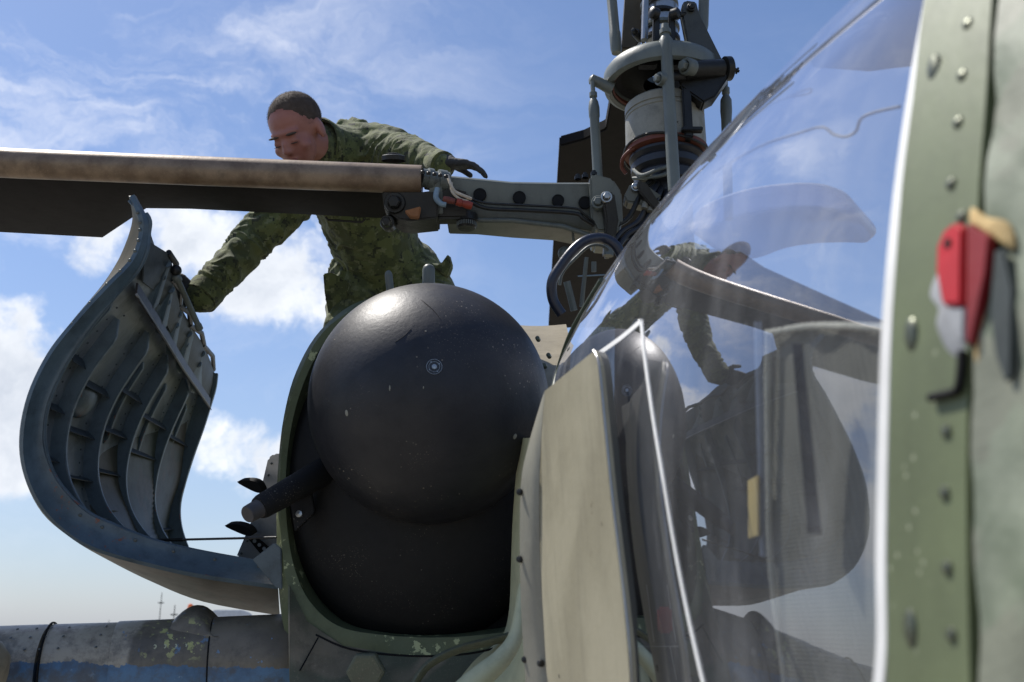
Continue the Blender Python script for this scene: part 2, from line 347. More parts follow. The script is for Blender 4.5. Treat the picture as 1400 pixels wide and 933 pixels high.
def mesh_cloth():
    m = bpy.data.materials.new('grey_woven_blind'); m.use_nodes = True; n = NT(m.node_tree)
    co = n.n('ShaderNodeTexCoord').outputs['Object']
    sp = n.n('ShaderNodeSeparateXYZ', i_0=co)
    h1 = n.m('SINE', n.m('MULTIPLY', sp.outputs[2], 1500.)); h2 = n.m('SINE', n.m('MULTIPLY', sp.outputs[1], 700.))
    h = n.m('ADD', n.m('ADD', n.m('MULTIPLY', h1, .38), .75), n.m('MULTIPLY', h2, .2)); h = n.m('ADD', h, n.m('MULTIPLY', n.m('SUBTRACT', n.noise(co, 14., 5), .5), 1.6))
    col = n.mix(n.m('MULTIPLY', h, .5), (.12, .12, .10), (.36, .355, .30))
    bs = n.n('ShaderNodeBsdfPrincipled', i_Roughness=.9); n.link(col, bs.inputs['Base Color'])
    bp = n.n('ShaderNodeBump', i_Height=h, i_Strength=.6, i_Distance=.002); n.link(bp.outputs[0], bs.inputs['Normal'])
    tl = n.n('ShaderNodeBsdfTranslucent', i_Color=(.25, .25, .21, 1)); mx = n.n('ShaderNodeMixShader', i_0=.25, i_1=bs.outputs[0], i_2=tl.outputs[0])
    n.link(mx.outputs[0], n.n('ShaderNodeOutputMaterial').inputs[0]); return m
M['blind'] = mesh_cloth()

# ================================================================== GROUND
def ground():
    m = bpy.data.materials.new('airfield_grass_and_concrete'); m.use_nodes = True; n = NT(m.node_tree)
    g = n.n('ShaderNodeNewGeometry').outputs['Position']
    gr = n.mix(n.noise(g, .12, 6), (.075, .095, .03), (.12, .115, .055)); cc = n.mix(n.noise(g, .6, 7, .65), (.27, .25, .21), (.20, .185, .155))
    d = n.vm('LENGTH', g); col = n.mix(n.ss(n.m('ADD', d, n.m('MULTIPLY', n.noise(g, .3), 1.5)), 60., 61.), cc, gr)
    bs = n.n('ShaderNodeBsdfPrincipled', i_Roughness=.9); n.link(col, bs.inputs['Base Color']); n.link(bs.outputs[0], n.n('ShaderNodeOutputMaterial').inputs[0])
    b = MB(); rings = []
    for r in (8, 30, 60, 200, 900, 6000): rings.append([Vector((r * math.cos(a), r * math.sin(a), .0)) for a in (2 * math.pi * k / 64 for k in range(64))])
    b.ring_loft(rings, caps=False); b.f.append(tuple(range(64))); b.build('ground', m, smooth=0, kind='structure')
ground()

# ================================================================== HELICOPTER
H = thing('helicopter', 'camouflaged combat helicopter with black ball turret, open cowling and glazed canopy', 'helicopter', (0.2, 3.0, 0))
AX, AY = P(908, 150, 3.05).x, P(908, 150, 3.05).y      # rotor mast axis

# ---------------- canopy side surface X(y, z): the side glass and frame lie on it
CP = [0.1889386510378958, -0.12490733265049031, -0.023215759223883334, 0.014480467817846045, 0.08141106281565112, -0.23661806973196153, 0.6268435124497476]
def SX(y, z):
    q = CP; return q[0] + q[1] * (y - 1) + q[2] * z + q[3] * z * z + q[4] * (y - 1) ** 2 + q[5] * (y - 1) * z + q[6] * z ** 3
def SN(y, z):
    q = CP; return Vector((-1, q[1] + 2 * q[4] * (y - 1) + q[5] * z, q[2] + 2 * q[3] * z + q[5] * (y - 1) + 3 * q[6] * z * z)).normalized()
def OnS(px, py, off=0.0):                 # where a sight line meets the side surface
    r = ray(px, py); lo = None; t = .2; prev = t
    while t < 3.2:
        if SX(r.y * t, r.z * t) - r.x * t < 0: lo = prev; break
        prev = t; t += .005
    if lo is None: t = 2.3
    else:
        a, b = lo, t
        for _ in range(25):
            mm = (a + b) / 2
            if SX(r.y * mm, r.z * mm) - r.x * mm < 0: b = mm
            else: a = mm
        t = b
    y, z = r.y * t, r.z * t
    p = Vector((SX(y, z), y, z)) + SN(y, z) * off
    return Vector((p.x, p.y, p.z + CAMH))
def S3(y, z, off=0.0):
    p = Vector((SX(y, z), y, z)) + SN(y, z) * off; return Vector((p.x, p.y, p.z + CAMH))

# ---------------- glass (bounded at the front edge by the white sealant line)
edge = [(1292, -60), (1283, 0), (1262, 110), (1243, 220), (1228, 330), (1217, 450), (1211, 600), (1208, 760), (1207, 940), (1207, 1100)]
ep = [OnS(*e) for e in edge]; ez = [p.z - CAMH for p in ep]; ey = [p.y for p in ep]
def edge_y(z): return float(np.interp(z, ez[::-1], ey[::-1]))
b = MB(); g = []
for i in range(60):
    z = -.75 + (i / 59) * 1.70
    y0 = edge_y(z)
    g.append([S3(y0 + (2.30 - y0) * (j / 49), z) for j in range(50)])
b.v = [p for r in g for p in r]; b.f = [(i * 50 + j, i * 50 + j + 1, (i + 1) * 50 + j + 1, (i + 1) * 50 + j) for i in range(59) for j in range(49)]
canopy = b.build('canopy_glass', M['glass'], H, smooth=180)
# ---------------- white sealant strip along the glass edge
def strip_on(path, w, off, th, name, material, parent, n=5, smooth=40):
    pts = smooth_path([OnS(*p) for p in path], n); rings = []
    for i, p in enumerate(pts):
        t = (pts[min(i + 1, len(pts) - 1)] - pts[max(i - 1, 0)]).normalized()
        nn = SN(p.y, p.z - CAMH); u = t.cross(nn).normalized()
        ww = w
        rings.append([p + u * ww / 2 + nn * off, p + u * ww * .47 + nn * (off + th), p - u * ww * .47 + nn * (off + th), p - u * ww / 2 + nn * off])
    bb = MB(); bb.ring_loft(rings); return bb.build(name, material, parent, smooth)
strip_on([(1280, -60), (1271, 0), (1255, 90), (1238, 200), (1225, 310), (1214, 450), (1209, 600), (1206, 760), (1207, 880), (1200, 960)], .0125, .0005, .0008, 'sealant_strip', M['white'], canopy)
strip_on([(770, 520), (815, 487), (850, 462), (876, 440)], .009, .0005, .0006, 'pane_outline', M['white'], canopy, 4)
strip_on([(877, 440), (882, 490), (893, 570), (908, 660), (925, 760), (945, 860), (968, 960)], .0080, .0005, .0006, 'pane_outline', M['white'], canopy, 4)
# ---------------- green riveted frame in front of it, the gap and the weathered skin
def patch(colL, colR, off, th, name, material, parent, n=24, mcol=6, lumps=0.0, wavy=0):
    L = smooth_path([OnS(*p) for p in colL], 4); R_ = smooth_path([OnS(*p) for p in colR], 4)
    m_ = min(len(L), len(R_)); L = L[:m_]; R_ = R_[:m_]; gr = []
    for a, c in zip(L, R_):
        row = []
        for k in range(mcol + 1):
            q = a.lerp(c, k / mcol); y, z = q.y, q.z - CAMH
            l = lumps * mn.noise(Vector((y * 22, z * 22, 0))) if lumps else 0
            row.append(S3(y, z, off + l))
        gr.append(row)
    bb = MB(); bb.sheet(gr, th)
    return bb.build(name, material, parent, 50)
ys = [-60, 100, 260, 420, 580, 740, 880, 1020]
fr = patch([(1288, -60), (1262, 100), (1243, 260), (1232, 420), (1227, 580), (1225, 740), (1225, 880), (1222, 1020)],
           [(1374, -60), (1361, 100), (1350, 260), (1342, 420), (1335, 580), (1335, 740), (1338, 880), (1342, 1020)], .006, -.008, 'canopy_frame', M['green'], H)
patch([(1372, -60), (1359, 100), (1348, 260), (1340, 420), (1333, 580), (1333, 740), (1336, 880), (1340, 1020)],
      [(1386, -60), (1372, 100), (1362, 260), (1354, 420), (1350, 580), (1350, 740), (1354, 880), (1358, 1020)], -.004, -.004, 'panel_gap', M['black'], H, mcol=2)
rear = patch([(1384, -60), (1369, 100), (1358, 260), (1350, 420), (1345, 580), (1345, 740), (1350, 880), (1354, 1020)],
             [(1900, -60), (1900, 100), (1900, 260), (1900, 420), (1900, 580), (1900, 740), (1900, 880), (1900, 1020)], .005, -.01, 'cabin_side_panel', M['canvas'], H, mcol=26, lumps=.006)
# screws: large and small
def screw_at(px, py, r, name, el=1.0):
    p = OnS(px, py, .006); n_ = SN(p.y, p.z - CAMH); bb = MB()
    bb.lathe(p, n_, [(r, -.001), (r, .0006), (r * .8, .0020), (r * .35, .0026), (.0001, .0028)], 20)
    if el > 1: bb.v = [Vector((v.x, v.y, p.z + (v.z - p.z) * el)) for v in bb.v]
    bb.build(name, M['screw'], fr)
for (x, y) in [(1333, 38), (1326, 108), (1321, 172), (1312, 255), (1327, 300), (1307, 592), (1305, 676), (1309, 778), (1315, 869)]: screw_at(x, y, .0043, 'screw')
for (x, y) in [(1287, 98), (1258, 460), (1258, 860)]: screw_at(x, y, .0064, 'large_screw', 1.8)
# red latch, putty and foam around it
lp = lambda x, y, o: OnS(x, y, o)
b = MB(); b.prism([lp(x, y, .007) for x, y in [(1318, 322), (1308, 345), (1307, 380), (1316, 425), (1344, 425), (1345, 318), (1332, 311)]], SN(.6, .2) * .008)
latch = b.build('red_latch', M['red'], H, 30, .002)
b = MB(); b.prism([lp(x, y, .0065) for x, y in [(1346, 312), (1377, 330), (1372, 380), (1362, 430), (1352, 478), (1345, 470)]], SN(.6, .2) * .006)
b.build('latch_side', mat('dark_red', (.22, .01, .012), rough=.5), latch, 30, .001)
b = MB(); b.prism([lp(x, y, .007) for x, y in [(1316, 427), (1344, 427), (1344, 474), (1334, 470)]], SN(.6, .2) * .006)
b.build('latch_tip', M['sealgrey'], latch, 30, .001)
b = MB(); q = lp(1325, 341, .0155); b.lathe(q, SN(.6, .2), [(.0032, 0), (.003, .0004), (.0001, .0004)], 14); b.build('latch_hole', M['black'], latch)
def blob(pts, name, m_, par, off=.006, th=.006):
    c = [lp(x, y, off) for x, y in pts]; cc = sum(c, Vector()) / len(c); n_ = SN(cc.y, cc.z - CAMH); bb = MB()
    ring = smooth_path(c, 4, True); bb.ring_loft([ring, [p.lerp(cc, .12) + n_ * th * .7 for p in ring], [p.lerp(cc, .5) + n_ * th * (1 + .3 * mn.noise(p * 60)) for p in ring], [p.lerp(cc, .97) + n_ * th for p in ring]])
    return bb.build(name, m_, par, 60)
blob([(1303, 365), (1290, 380), (1283, 405), (1296, 425), (1293, 450), (1305, 480), (1322, 494), (1333, 480), (1325, 430), (1310, 390)], 'putty', M['sealgrey'], latch, .0055, .0025)
blob([(1340, 286), (1360, 300), (1385, 305), (1396, 320), (1398, 345), (1380, 335), (1350, 316), (1338, 308)], 'foam_seal', M['foam'], latch, .005, .004)
blob([(1352, 440), (1361, 430), (1358, 470), (1352, 510), (1345, 505), (1346, 480)], 'foam_seal', M['foam'], latch, .005, .003)
b = MB(); b.tube(smooth_path([lp(1334, 484, .009), lp(1332, 515, .009), lp(1328, 536, .009), lp(1318, 541, .009), lp(1290, 547, .009)], 4), .0028, 10); b.build('latch_wire', M['black'], latch)
b = MB(); b.prism([lp(x, y, .006) for x, y in [(1376, 345), (1392, 345), (1404, 400), (1402, 520), (1392, 528), (1378, 490), (1370, 430)]], SN(.6, .2) * .003)
b.build('cover_flap', mat('dark_green_flap', (.035, .045, .042), rough=.55), latch, 30, .002)
# hull below and beside the cabin, closing the shape
b = MB(); gr = []
for i in range(10):
    z = -.75 - i * .12; gr.append([Vector((SX(y, -.75) + .25 * (i / 9) ** 2, y, z + CAMH)) for y in np.linspace(2.3, -.9, 20)])
b.sheet(gr, -.012); b.build('lower_hull', M['camo'], H)

# ---------------- cockpit interior
b = MB()
b.box(Vector((.95, 1.35, CAMH - .62)), (.62, 0, 0), (0, 1.0, 0), (0, 0, .03)); b.build('cockpit_floor', M['console'], H)
b = MB(); b.box(Vector((1.62, 1.35, CAMH - .16)), (.03, 0, 0), (0, 1.05, 0), (0, 0, .48)); b.build('far_cockpit_wall', M['console'], H)
con = MB(); gg = [P(x, y, d) for x, y, d in [(780, 575, 2.3), (905, 545, 2.2), (1000, 575, 2.0), (1060, 650, 1.8), (1080, 1100, 1.62), (780, 1100, 1.75)]]
con.prism(gg, (.30, .12, 0)); console = con.build('instrument_console', M['console'], H, 30, .01)
b = MB(); b.prism([P(x, y, 1.60) for x, y in [(868, 880), (950, 880), (962, 1010), (870, 1010)]], (.01, .02, 0)); b.build('switch_panel', M['console'], console)
b = MB()
for a_, c_ in [((870, 884), (928, 884)), ((884, 800), (894, 878)), ((916, 884), (925, 930)), ((912, 800), (924, 878))]:
    b.tube([P(*a_, 1.585), P(*c_, 1.585)], .0007, 6)
b.build('panel_marking', M['white'], console, kind='stuff')
b = MB(); q = P(909, 848, 1.56); b.box(q, (.011, 0, 0), (0, .008, 0), (0, 0, .02)); b.build('red_switch', M['red'], console, 30, .004)
b = MB(); b.prism([P(x, y, d) for x, y, d in [(838, 385, 1.72), (872, 352, 1.70), (935, 338, 1.66), (1005, 338, 1.6), (1040, 362, 1.55), (1120, 398, 1.42), (1215, 440, 1.30), (1215, 1050, 1.30), (830, 1050, 1.72)]], (.03, .05, 0)); b.build('dark_backdrop', mat('dark_backdrop_cloth', (.030, .031, .032), rough=.8, bump=.5), H, 30, .01)  # dark screen added behind the glass to deepen what shows through it
# pale clear dome added behind the upper glass, more opaque towards its rim
b = MB(); gr = []
ctl = [(946, 318), (952, 298), (970, 282), (1010, 266), (1060, 256), (1115, 253), (1150, 260), (1166, 276), (1160, 290), (1120, 290), (1070, 292), (1020, 300), (975, 316)]
ring = smooth_path([P(x, y, 1.55) for x, y in ctl], 4, True); cc = sum(ring, Vector()) / len(ring); dv = Vector((.09, .13, 0))
b.ring_loft([[p.lerp(cc, .25) - dv * .16 for p in ring], [p.lerp(cc, .06) - dv * .10 for p in ring], ring, [p + dv * .8 for p in ring], [p.lerp(cc, .15) + dv for p in ring]])
hm = bpy.data.materials.new('clear_plastic_dome'); hm.use_nodes = True; hn = NT(hm.node_tree)
hg = hn.n('ShaderNodeNewGeometry'); hc = hn.m('ABSOLUTE', hn.vm('DOT_PRODUCT', hg.outputs['Normal'], hg.outputs['Incoming']))
hd = hn.n('ShaderNodeBsdfPrincipled', i_Base_Color=(.62, .62, .70, 1), i_Roughness=.3); ht = hn.n('ShaderNodeBsdfTransparent', i_Color=(.95, .94, 1, 1))
hx = hn.n('ShaderNodeMixShader', i_0=hn.m('SUBTRACT', .92, hn.m('MULTIPLY', hc, .80), clamp=True), i_1=ht.outputs[0], i_2=hd.outputs[0]); hn.link(hx.outputs[0], hn.n('ShaderNodeOutputMaterial').inputs[0])
pale_dome = b.build('added_pale_dome', hm, H, 60)
# inner canopy frame and cable
b = MB(); b.prism([P(x, y, d) for x, y, d in [(1100, 80, 1.5), (1165, 14, 1.4), (1230, -60, 1.3), (1420, -60, 1.3), (1290, 72, 1.4), (1180, 84, 1.5)]], (.02, .03, .0)); b.build('roof_frame', M['frame'], H, 30, .004)
def cable(pts, r, m_=M['frame'], name='inner_cable', par=H):
    bb = MB(); bb.tube(smooth_path([P(*p) for p in pts], 6), r, 10); return bb.build(name, m_, par)
cable([(975, 236, 1.5), (1040, 200, 1.4), (1090, 183, 1.35), (1123, 174, 1.3), (1140, 184, 1.28), (1156, 187, 1.26), (1170, 180, 1.24), (1177, 163, 1.22), (1195, 154, 1.2), (1230, 146, 1.15)], .0022)
cable([(985, 215, 1.5), (1020, 172, 1.45), (1060, 140, 1.4), (1105, 128, 1.35), (1105, 122, 1.35), (1075, 133, 1.38)], .0018)
cable([(1050, 130, 1.4), (1110, 80, 1.3), (1180, 40, 1.2), (1215, 26, 1.15), (1205, 20, 1.15), (1180, 32, 1.2)], .003)
# woven blind with rope trim, blue-ish guide bar, strap and yellow tag
D0 = .98
cur = [(1052, 452), (1120, 446), (1200, 446), (1330, 448)]
gr = []
for i in range(14):
    f = i / 13; y_ = 450 + f * 560
    xl = np.interp(y_, [450, 600, 730, 850, 1010], [1052, 1052, 1052, 1062, 1078]); xr = 1270
    gr.append([P(xl + (xr - xl) * k / 12, y_, 1.05 - .30 * k / 12 + .006 * math.sin(k * 1.7 + f * 3)) for k in range(13)])
b = MB(); b.sheet(gr, .002); blind = b.build('blind', M['blind'], H, 60)
def rope(pts, r, tw, name):
    path = smooth_path([P(*p) for p in pts], 20); bb = MB(); L = 0; strands = [[], [], []]
    for i, p in enumerate(path):
        t = (path[min(i + 1, len(path) - 1)] - path[max(i - 1, 0)]).normalized(); u, v2 = frame(t)
        if i: L += (p - path[i - 1]).length
        for s_ in range(3):
            a = L * tw + s_ * 2.094; strands[s_].append(p + (u * math.cos(a) + v2 * math.sin(a)) * r * .5)
    for s_ in strands: bb.tube(s_, r * .55, 7)
    return bb.build(name, M['paleRope'], blind, 80)
rope([(1050, 456, 1.04), (1100, 447, .97), (1150, 446, .90), (1200, 448, .83), (1260, 452, .75)], .0038, 380, 'rope_trim')
rope([(1050, 452, 1.04), (1049, 520, 1.04), (1050, 600, 1.04), (1051, 680, 1.04), (1053, 760, 1.04), (1062, 850, 1.04), (1078, 960, 1.04)], .0036, 380, 'rope_trim')
b = MB(); b.prism([P(x, y, .92) for x, y in [(1083, 470), (1096, 470), (1122, 730), (1104, 730)]], (.002, .003, 0)); b.build('strap', M['strap'], blind)
b = MB(); b.prism([P(x, y, d) for x, y, d in [(1022, 657, 1.14), (1035, 650, 1.05), (1036, 733, 1.05), (1023, 737, 1.14)]], (.003, .001, 0)); b.build('yellow_tag', M['yellow'], blind, 30, .001)
b = MB(); b.tube([P(1036, 440, 1.06), P(1040, 600, 1.06), P(1044, 760, 1.06)], .004, 12); b.build('guide_bar', mat('pale_blue_bar', (.26, .30, .38), rough=.4), H)

# ---------------- beige deflector plate in front of the far pane
Dp = 1.32
face = [(812, 479), (745, 534), (740, 600), (737, 680), (739, 780), (745, 870), (752, 1010), (868, 1010), (862, 890), (850, 780), (838, 680), (828, 580), (820, 500)]
def dpt(x): return 1.54 - (x - 745) * .0034 if x > 745 else 1.54
b = MB(); b.prism([P(x, y, dpt(x)) for x, y in face], (.006, .001, 0)); plate = b.build('deflector_plate', M['beige'], H, 30, .001)
Lf = [(745, 534), (740, 600), (737, 680), (739, 780), (745, 870), (752, 1010)]; Ls = [(741, 545), (722, 610), (712, 665), (711, 780), (715, 880), (724, 1010)]
gr = [[P(a[0] + (c[0] - a[0]) * k / 4, a[1] + (c[1] - a[1]) * k / 4, dpt(a[0]) + .05 * (k / 4) ** 1.5) for k in range(5)] for a, c in zip(smooth_path([Vector((*p, 0)) for p in Lf], 4), smooth_path([Vector((*p, 0)) for p in Ls], 4))]
b = MB(); b.sheet(gr, .004); b.build('folded_side', mat('shaded_beige_side', (.26, .25, .20), (.2, .19, .155), rough=.5, streak=True), plate, 30)  # the side's shade is put into a darker beige than the face
Rf = [(812, 479), (820, 500), (828, 580), (838, 680), (850, 780), (862, 890), (868, 1010)]
gr = [[P(p.x + 1 + (14 if p.y < 850 else 10) * k, p.y + 3 * k, dpt(p.x) + .004 + .03 * k) for k in (0, .5, 1)] for p in smooth_path([Vector((*p, 0)) for p in Rf], 4)]
b = MB(); b.sheet(gr, -.004); b.build('plate_flange', M['beigeedge'], plate, 40)
b = MB(); b.tube([P(p.x - .5, p.y, dpt(p.x) - .001) for p in smooth_path([Vector((*p, 0)) for p in Rf], 4)], .0011, 6); b.build('worn_edge', M['steel'], plate, 60)
for (x, y) in [(711, 673), (711, 765), (718, 902), (740, 907), (770, 924)]:
    q = P(x, y, dpt(x) + (.045 if x < 730 else -.002)); bb = MB(); ax = Vector((-.4, -.9, .05)) if x < 730 else Vector((-.85, -.5, .0))
    bb.lathe(q, ax, [(.0055, -.002), (.0055, .003), (.0042, .0055), (.0001, .0062)], 18); bb.build('bolt', M['rotordark'], plate)

# ---------------- ball turret, its housing and the rim
BC = P(587, 551, 2.45); BR = 163.5 * 2.45 / FX
b = MB(); b.ball(BC, BR, nu=96, nv=64); ball = b.build('ball_turret', M['dome'], H, 180)
nrm = (P(593, 507, 2.2) - BC).normalized(); q = BC + nrm * BR
b = MB(); b.lathe(q, nrm, [(.0175, -.002), (.0175, .0012), (.0165, .0016), (.0155, .0012), (.0155, .0004), (.0001, .0004)], 36); b.build('access_cap', M['rubber'], ball)
b = MB(); b.lathe(q, nrm, [(.0178, .0002), (.0172, .0018), (.0165, .0018), (.016, .0002)], 36); b.lathe(q, nrm, [(.0125, .0005), (.012, .0014), (.0115, .0014), (.011, .0005)], 36); b.build('cap_ring', M['steel'], ball)
b = MB(); b.lathe(q, nrm, [(.006, 0), (.0055, .0022), (.0001, .0026)], 18)
for k in range(4): 
    u_, v_ = frame(nrm); a_ = k * math.pi / 2 + .6; b.box(q + (u_ * math.cos(a_) + v_ * math.sin(a_)) * .0125 + nrm * .0008, u_ * .0012, v_ * .0012, nrm * .0008)
b.build('cap_screw', M['steel'], ball)
for (x, y, rr, el) in [(474, 565, .0045, 1.6), (704, 597, .0058, 1.1), (533, 531, .0016, 4), (582, 453, .0022, .7), (579, 530, .0012, 2.4)]:
    r_ = ray(x, y); o_ = Vector((0, 0, CAMH)); oc = o_ - BC; A_ = r_.dot(r_); B_ = 2 * oc.dot(r_); C_ = oc.dot(oc) - BR * BR
    t_ = (-B_ - math.sqrt(max(B_ * B_ - 4 * A_ * C_, 0))) / (2 * A_); q_ = o_ + r_ * t_; n_ = (q_ - BC).normalized(); u_, v_ = frame(n_)
    bb = MB(); ring = [q_ + u_ * math.cos(a) * rr * (1 + .3 * mn.noise(Vector((a, x, 0)))) + v_ * math.sin(a) * rr * el + n_ * .0003 for a in (k * math.pi / 8 for k in range(16))]
    bb.ring_loft([ring, [p.lerp(q_, .3) + n_ * .0006 for p in ring]]); bb.build('paint_fleck', M['drum'], ball)
def onball(x, y, o=0.0):
    r_ = ray(x, y); o_ = Vector((0, 0, CAMH)); oc = o_ - BC; A_ = r_.dot(r_); B_ = 2 * oc.dot(r_); C_ = oc.dot(oc) - BR * BR
    q_ = o_ + r_ * ((-B_ - math.sqrt(max(B_ * B_ - 4 * A_ * C_, 0))) / (2 * A_)); return q_ + (q_ - BC).normalized() * o
for pts in ([(559, 398), (578, 412), (592, 424), (602, 436)], [(540, 468), (552, 460), (562, 450)]):
    b = MB(); b.tube(smooth_path([onball(x, y) for x, y in pts], 8), .0007, 6); b.build('scratch', M['black'], ball)
HC = PY(578, 652, 2.64); b = MB()
b.ball(HC, 1, (.372, .235, .438), nu=80, nv=48); hous = b.build('turret_housing', M['housing'], H, 180)
# rim rings lie in planes across the nose
inn = [(740, 545), (692, 482), (620, 430), (556, 424), (502, 430), (452, 458), (420, 512), (400, 575), (391, 645), (392, 715), (402, 775), (423, 822), (462, 856), (520, 868), (590, 872), (660, 868), (712, 855), (745, 800), (765, 700), (772, 560)]
outr = [(750, 530), (705, 475), (625, 418), (556, 408), (492, 412), (438, 452), (405, 508), (388, 570), (380, 640), (378, 710), (380, 790), (388, 858), (410, 915), (500, 930), (600, 930), (680, 940), (760, 930), (830, 850), (840, 700), (830, 560)]
I3 = smooth_path([PY(x, y, 2.50) for x, y in inn], 5, True); O3 = smooth_path([PY(x, y, 2.53) for x, y in outr], 5, True)
cc = sum(O3, Vector()) / len(O3)
b = MB(); b.prism([p + Vector((0, .12, 0)) for p in I3], (0, .01, 0)); b.build('turret_bay', M['black'], hous)
b = MB(); b.ring_loft([[p + Vector((0, .10, 0)) + (cc - p) * .03 for p in I3], I3, [a.lerp(c, .45) + Vector((0, -.02, 0)) for a, c in zip(I3, O3)], O3, [p + Vector((0, .07, 0)) + (p - cc) * .015 for p in O3], [p + Vector((0, .35, 0)) + (p - cc) * .03 for p in O3],
                          [Vector((p.x, p.y + .45, min(p.z, CAMH + .60))) for p in O3], [Vector((p.x, p.y + .9, min(p.z, CAMH + .37))) for p in O3], [Vector((p.x, p.y + 3.2, min(p.z, CAMH + .37))) for p in O3]], caps=False)
rim = b.build('nose_fairing', M['olive'], H, 40)
def rivets(pts, r, nrmf, name, par, m_=M['rivet']):
    bb = MB()
    for p in pts:
        n_ = nrmf(p); bb.lathe(p, n_, [(r, -.0005), (r * .8, .001), (r * .1, .0017)], 8)
    return bb.build(name, m_, par, 60, kind='stuff')
rv = []
for i in range(len(O3)):
    j = (i + 1) % len(O3)
    for k in range(2): rv.append(O3[i].lerp(O3[j], k / 2) + Vector((0, .02, 0)) + (O3[i] - cc) * .004)
rv2 = [p + Vector((0, .018, 0)) for p in rv]
rivets(rv + [p + Vector((0, .035, 0)) + (p - cc) * .008 for p in rv], .0032, lambda p: ((p - cc).normalized() * .8 + Vector((0, -.5, 0))).normalized(), 'rim_rivets', rim)
# chin panels below the turret
gr = []
for k in range(15):
    f = k / 14; x = 396 + f * 340; row = []
    yt = np.interp(x, [396, 420, 470, 560, 640, 710, 740], [800, 850, 884, 895, 893, 880, 850])
    for j in range(8):
        g_ = j / 7; y = yt + (1040 - yt) * g_; row.append(PY(x, y, 2.485 - .10 * math.sin(g_ * 2.2) + .05 * f * (1 - f)))
    gr.append(row)
b = MB(); b.sheet(gr, .006); chin = b.build('chin_panel', M['camo'], H, 50)
b = MB(); q = PY(500, 918, 2.37); b.lathe(q, (0, -1, -.2), [(.045, -.01), (.045, .006), (.040, .010), (.0001, .010)], 6); b.build('hex_cover', M['camo'], chin, 30, .002)
for pts, m_, nm in [([(428, 875), (440, 868), (400, 925), (388, 915)], 'greypaint', 'seam'),]:
    bb = MB(); bb.tube([PY(435, 872, 2.44), PY(410, 917, 2.40)], .0018, 8); bb.build('seam', M['black'], chin)
b = MB(); b.tube(smooth_path([PY(432, 868, 2.43), PY(480, 888, 2.41), PY(560, 897, 2.41), PY(640, 894, 2.41), PY(700, 880, 2.42)], 5), .0025, 8); b.build('seam', M['black'], chin)
b = MB(); b.tube(smooth_path([PY(556, 960, 2.33), PY(580, 915, 2.34), PY(622, 890, 2.35), (PY(675, 876, 2.37)), PY(720, 864, 2.40)], 6), .026, 14, flat=.35); b.build('lip_moulding', M['camo'], chin, 60)
b = MB(); b.tube(smooth_path([PY(585, 1010, 2.12), PY(622, 962, 2.12), PY(655, 928, 2.12), PY(686, 900, 2.13), PY(706, 866, 2.15), PY(715, 800, 2.18)], 6), [.045 - .0011 * k for k in range(31)], 14, flat=.8); b.build('lip_moulding', M['cream'], chin, 60)
# cream edged side frame between turret and canopy
L1 = [(722, 600), (716, 660), (712, 720), (710, 780), (708, 830), (701, 866), (686, 888), (655, 912), (622, 955)]
L2 = [(760, 600), (755, 660), (750, 720), (745, 780), (745, 830), (742, 880), (738, 920), (725, 970), (700, 1010)]
gr = [[P(a.x + (c.x - a.x) * k / 5, a.y + (c.y - a.y) * k / 5, 2.20 + .12 * (1 - k / 5) ** 2 - .10 * k / 5) for k in range(6)] for a, c in zip(smooth_path([Vector((*p, 0)) for p in L1], 4), smooth_path([Vector((*p, 0)) for p in L2], 4))]
b = MB(); b.sheet(gr, .02); side = b.build('window_surround', M['cream'], H, 50)
pts = [g_[1] for g_ in gr]; rr_ = []
for i in range(len(pts) - 1):
    for k in range(2): rr_.append(pts[i].lerp(pts[i + 1], k / 2))
rivets(rr_, .003, lambda p: Vector((-.5, -.85, 0)).normalized(), 'frame_rivets', side)
# tan fairing right of the ball and the far canopy sill
gr = []
for i in range(8):
    f = i / 7; gr.append([P(690 + 84 * k / 5 - 8 * f + 10 * math.sin(f * 3), 447 + 95 * f + 3 * math.sin(k * .6) * (1 - f), 3.30 - .80 * math.sin(f * 1.5) + .06 * k / 5) for k in range(6)])
b = MB(); b.sheet(gr, .01); tanf = b.build('shoulder_fairing', M['tan'], H, 50)
b = MB()
for (x, y) in [(735, 463), (750, 486), (744, 500)]: b = MB(); b.lathe(P(x, y, 2.66), (-.3, -.9, .2), [(.006, -.01), (.006, .004), (.0001, .006)], 12); b.build('fastener', M['screw'], tanf)
b = MB(); b.tube(smooth_path([P(755, 540, 2.16), P(765, 500, 2.22), P(780, 458, 2.10), P(800, 421, 2.0), P(823, 383, 1.9)], 6), .006, 12); b.build('sill_frame', mat('dark_green_sill', (.04, .055, .035), rough=.5), H, 60)
# sensor barrel
b = MB(); a_, c_ = P(462, 634, 2.50), P(354, 695, 2.30)
b.rod(a_, c_, [(0, .034), (.35, .034), (.96, .029), (1.0, .026)], 32); barrel = b.build('probe_barrel', M['housing'], H, 40)
b = MB(); a2 = c_; c2 = P(338, 704, 2.27); t_ = (c2 - a2).normalized(); b.rod(a2 - t_ * .002, c2, [(0, .0235), (.1, .0215), (.92, .0205), (1, .019)], 28); b.build('barrel_tip', mat('worn_grey_tip', (.075, .07, .07), rough=.5), barrel, 40)
b = MB(); b.prism([PY(x, y, 2.44) for x, y in [(397, 690), (425, 672), (430, 700), (403, 727)]], (0, .02, 0)); b.build('bracket_plate', M['housing'], barrel, 30, .002)
b = MB(); b.lathe(PY(409, 703, 2.42), (0, -1, 0), [(.009, 0), (.008, .005), (.0001, .006)], 10); b.build('bracket_bolt', M['steel'], barrel)
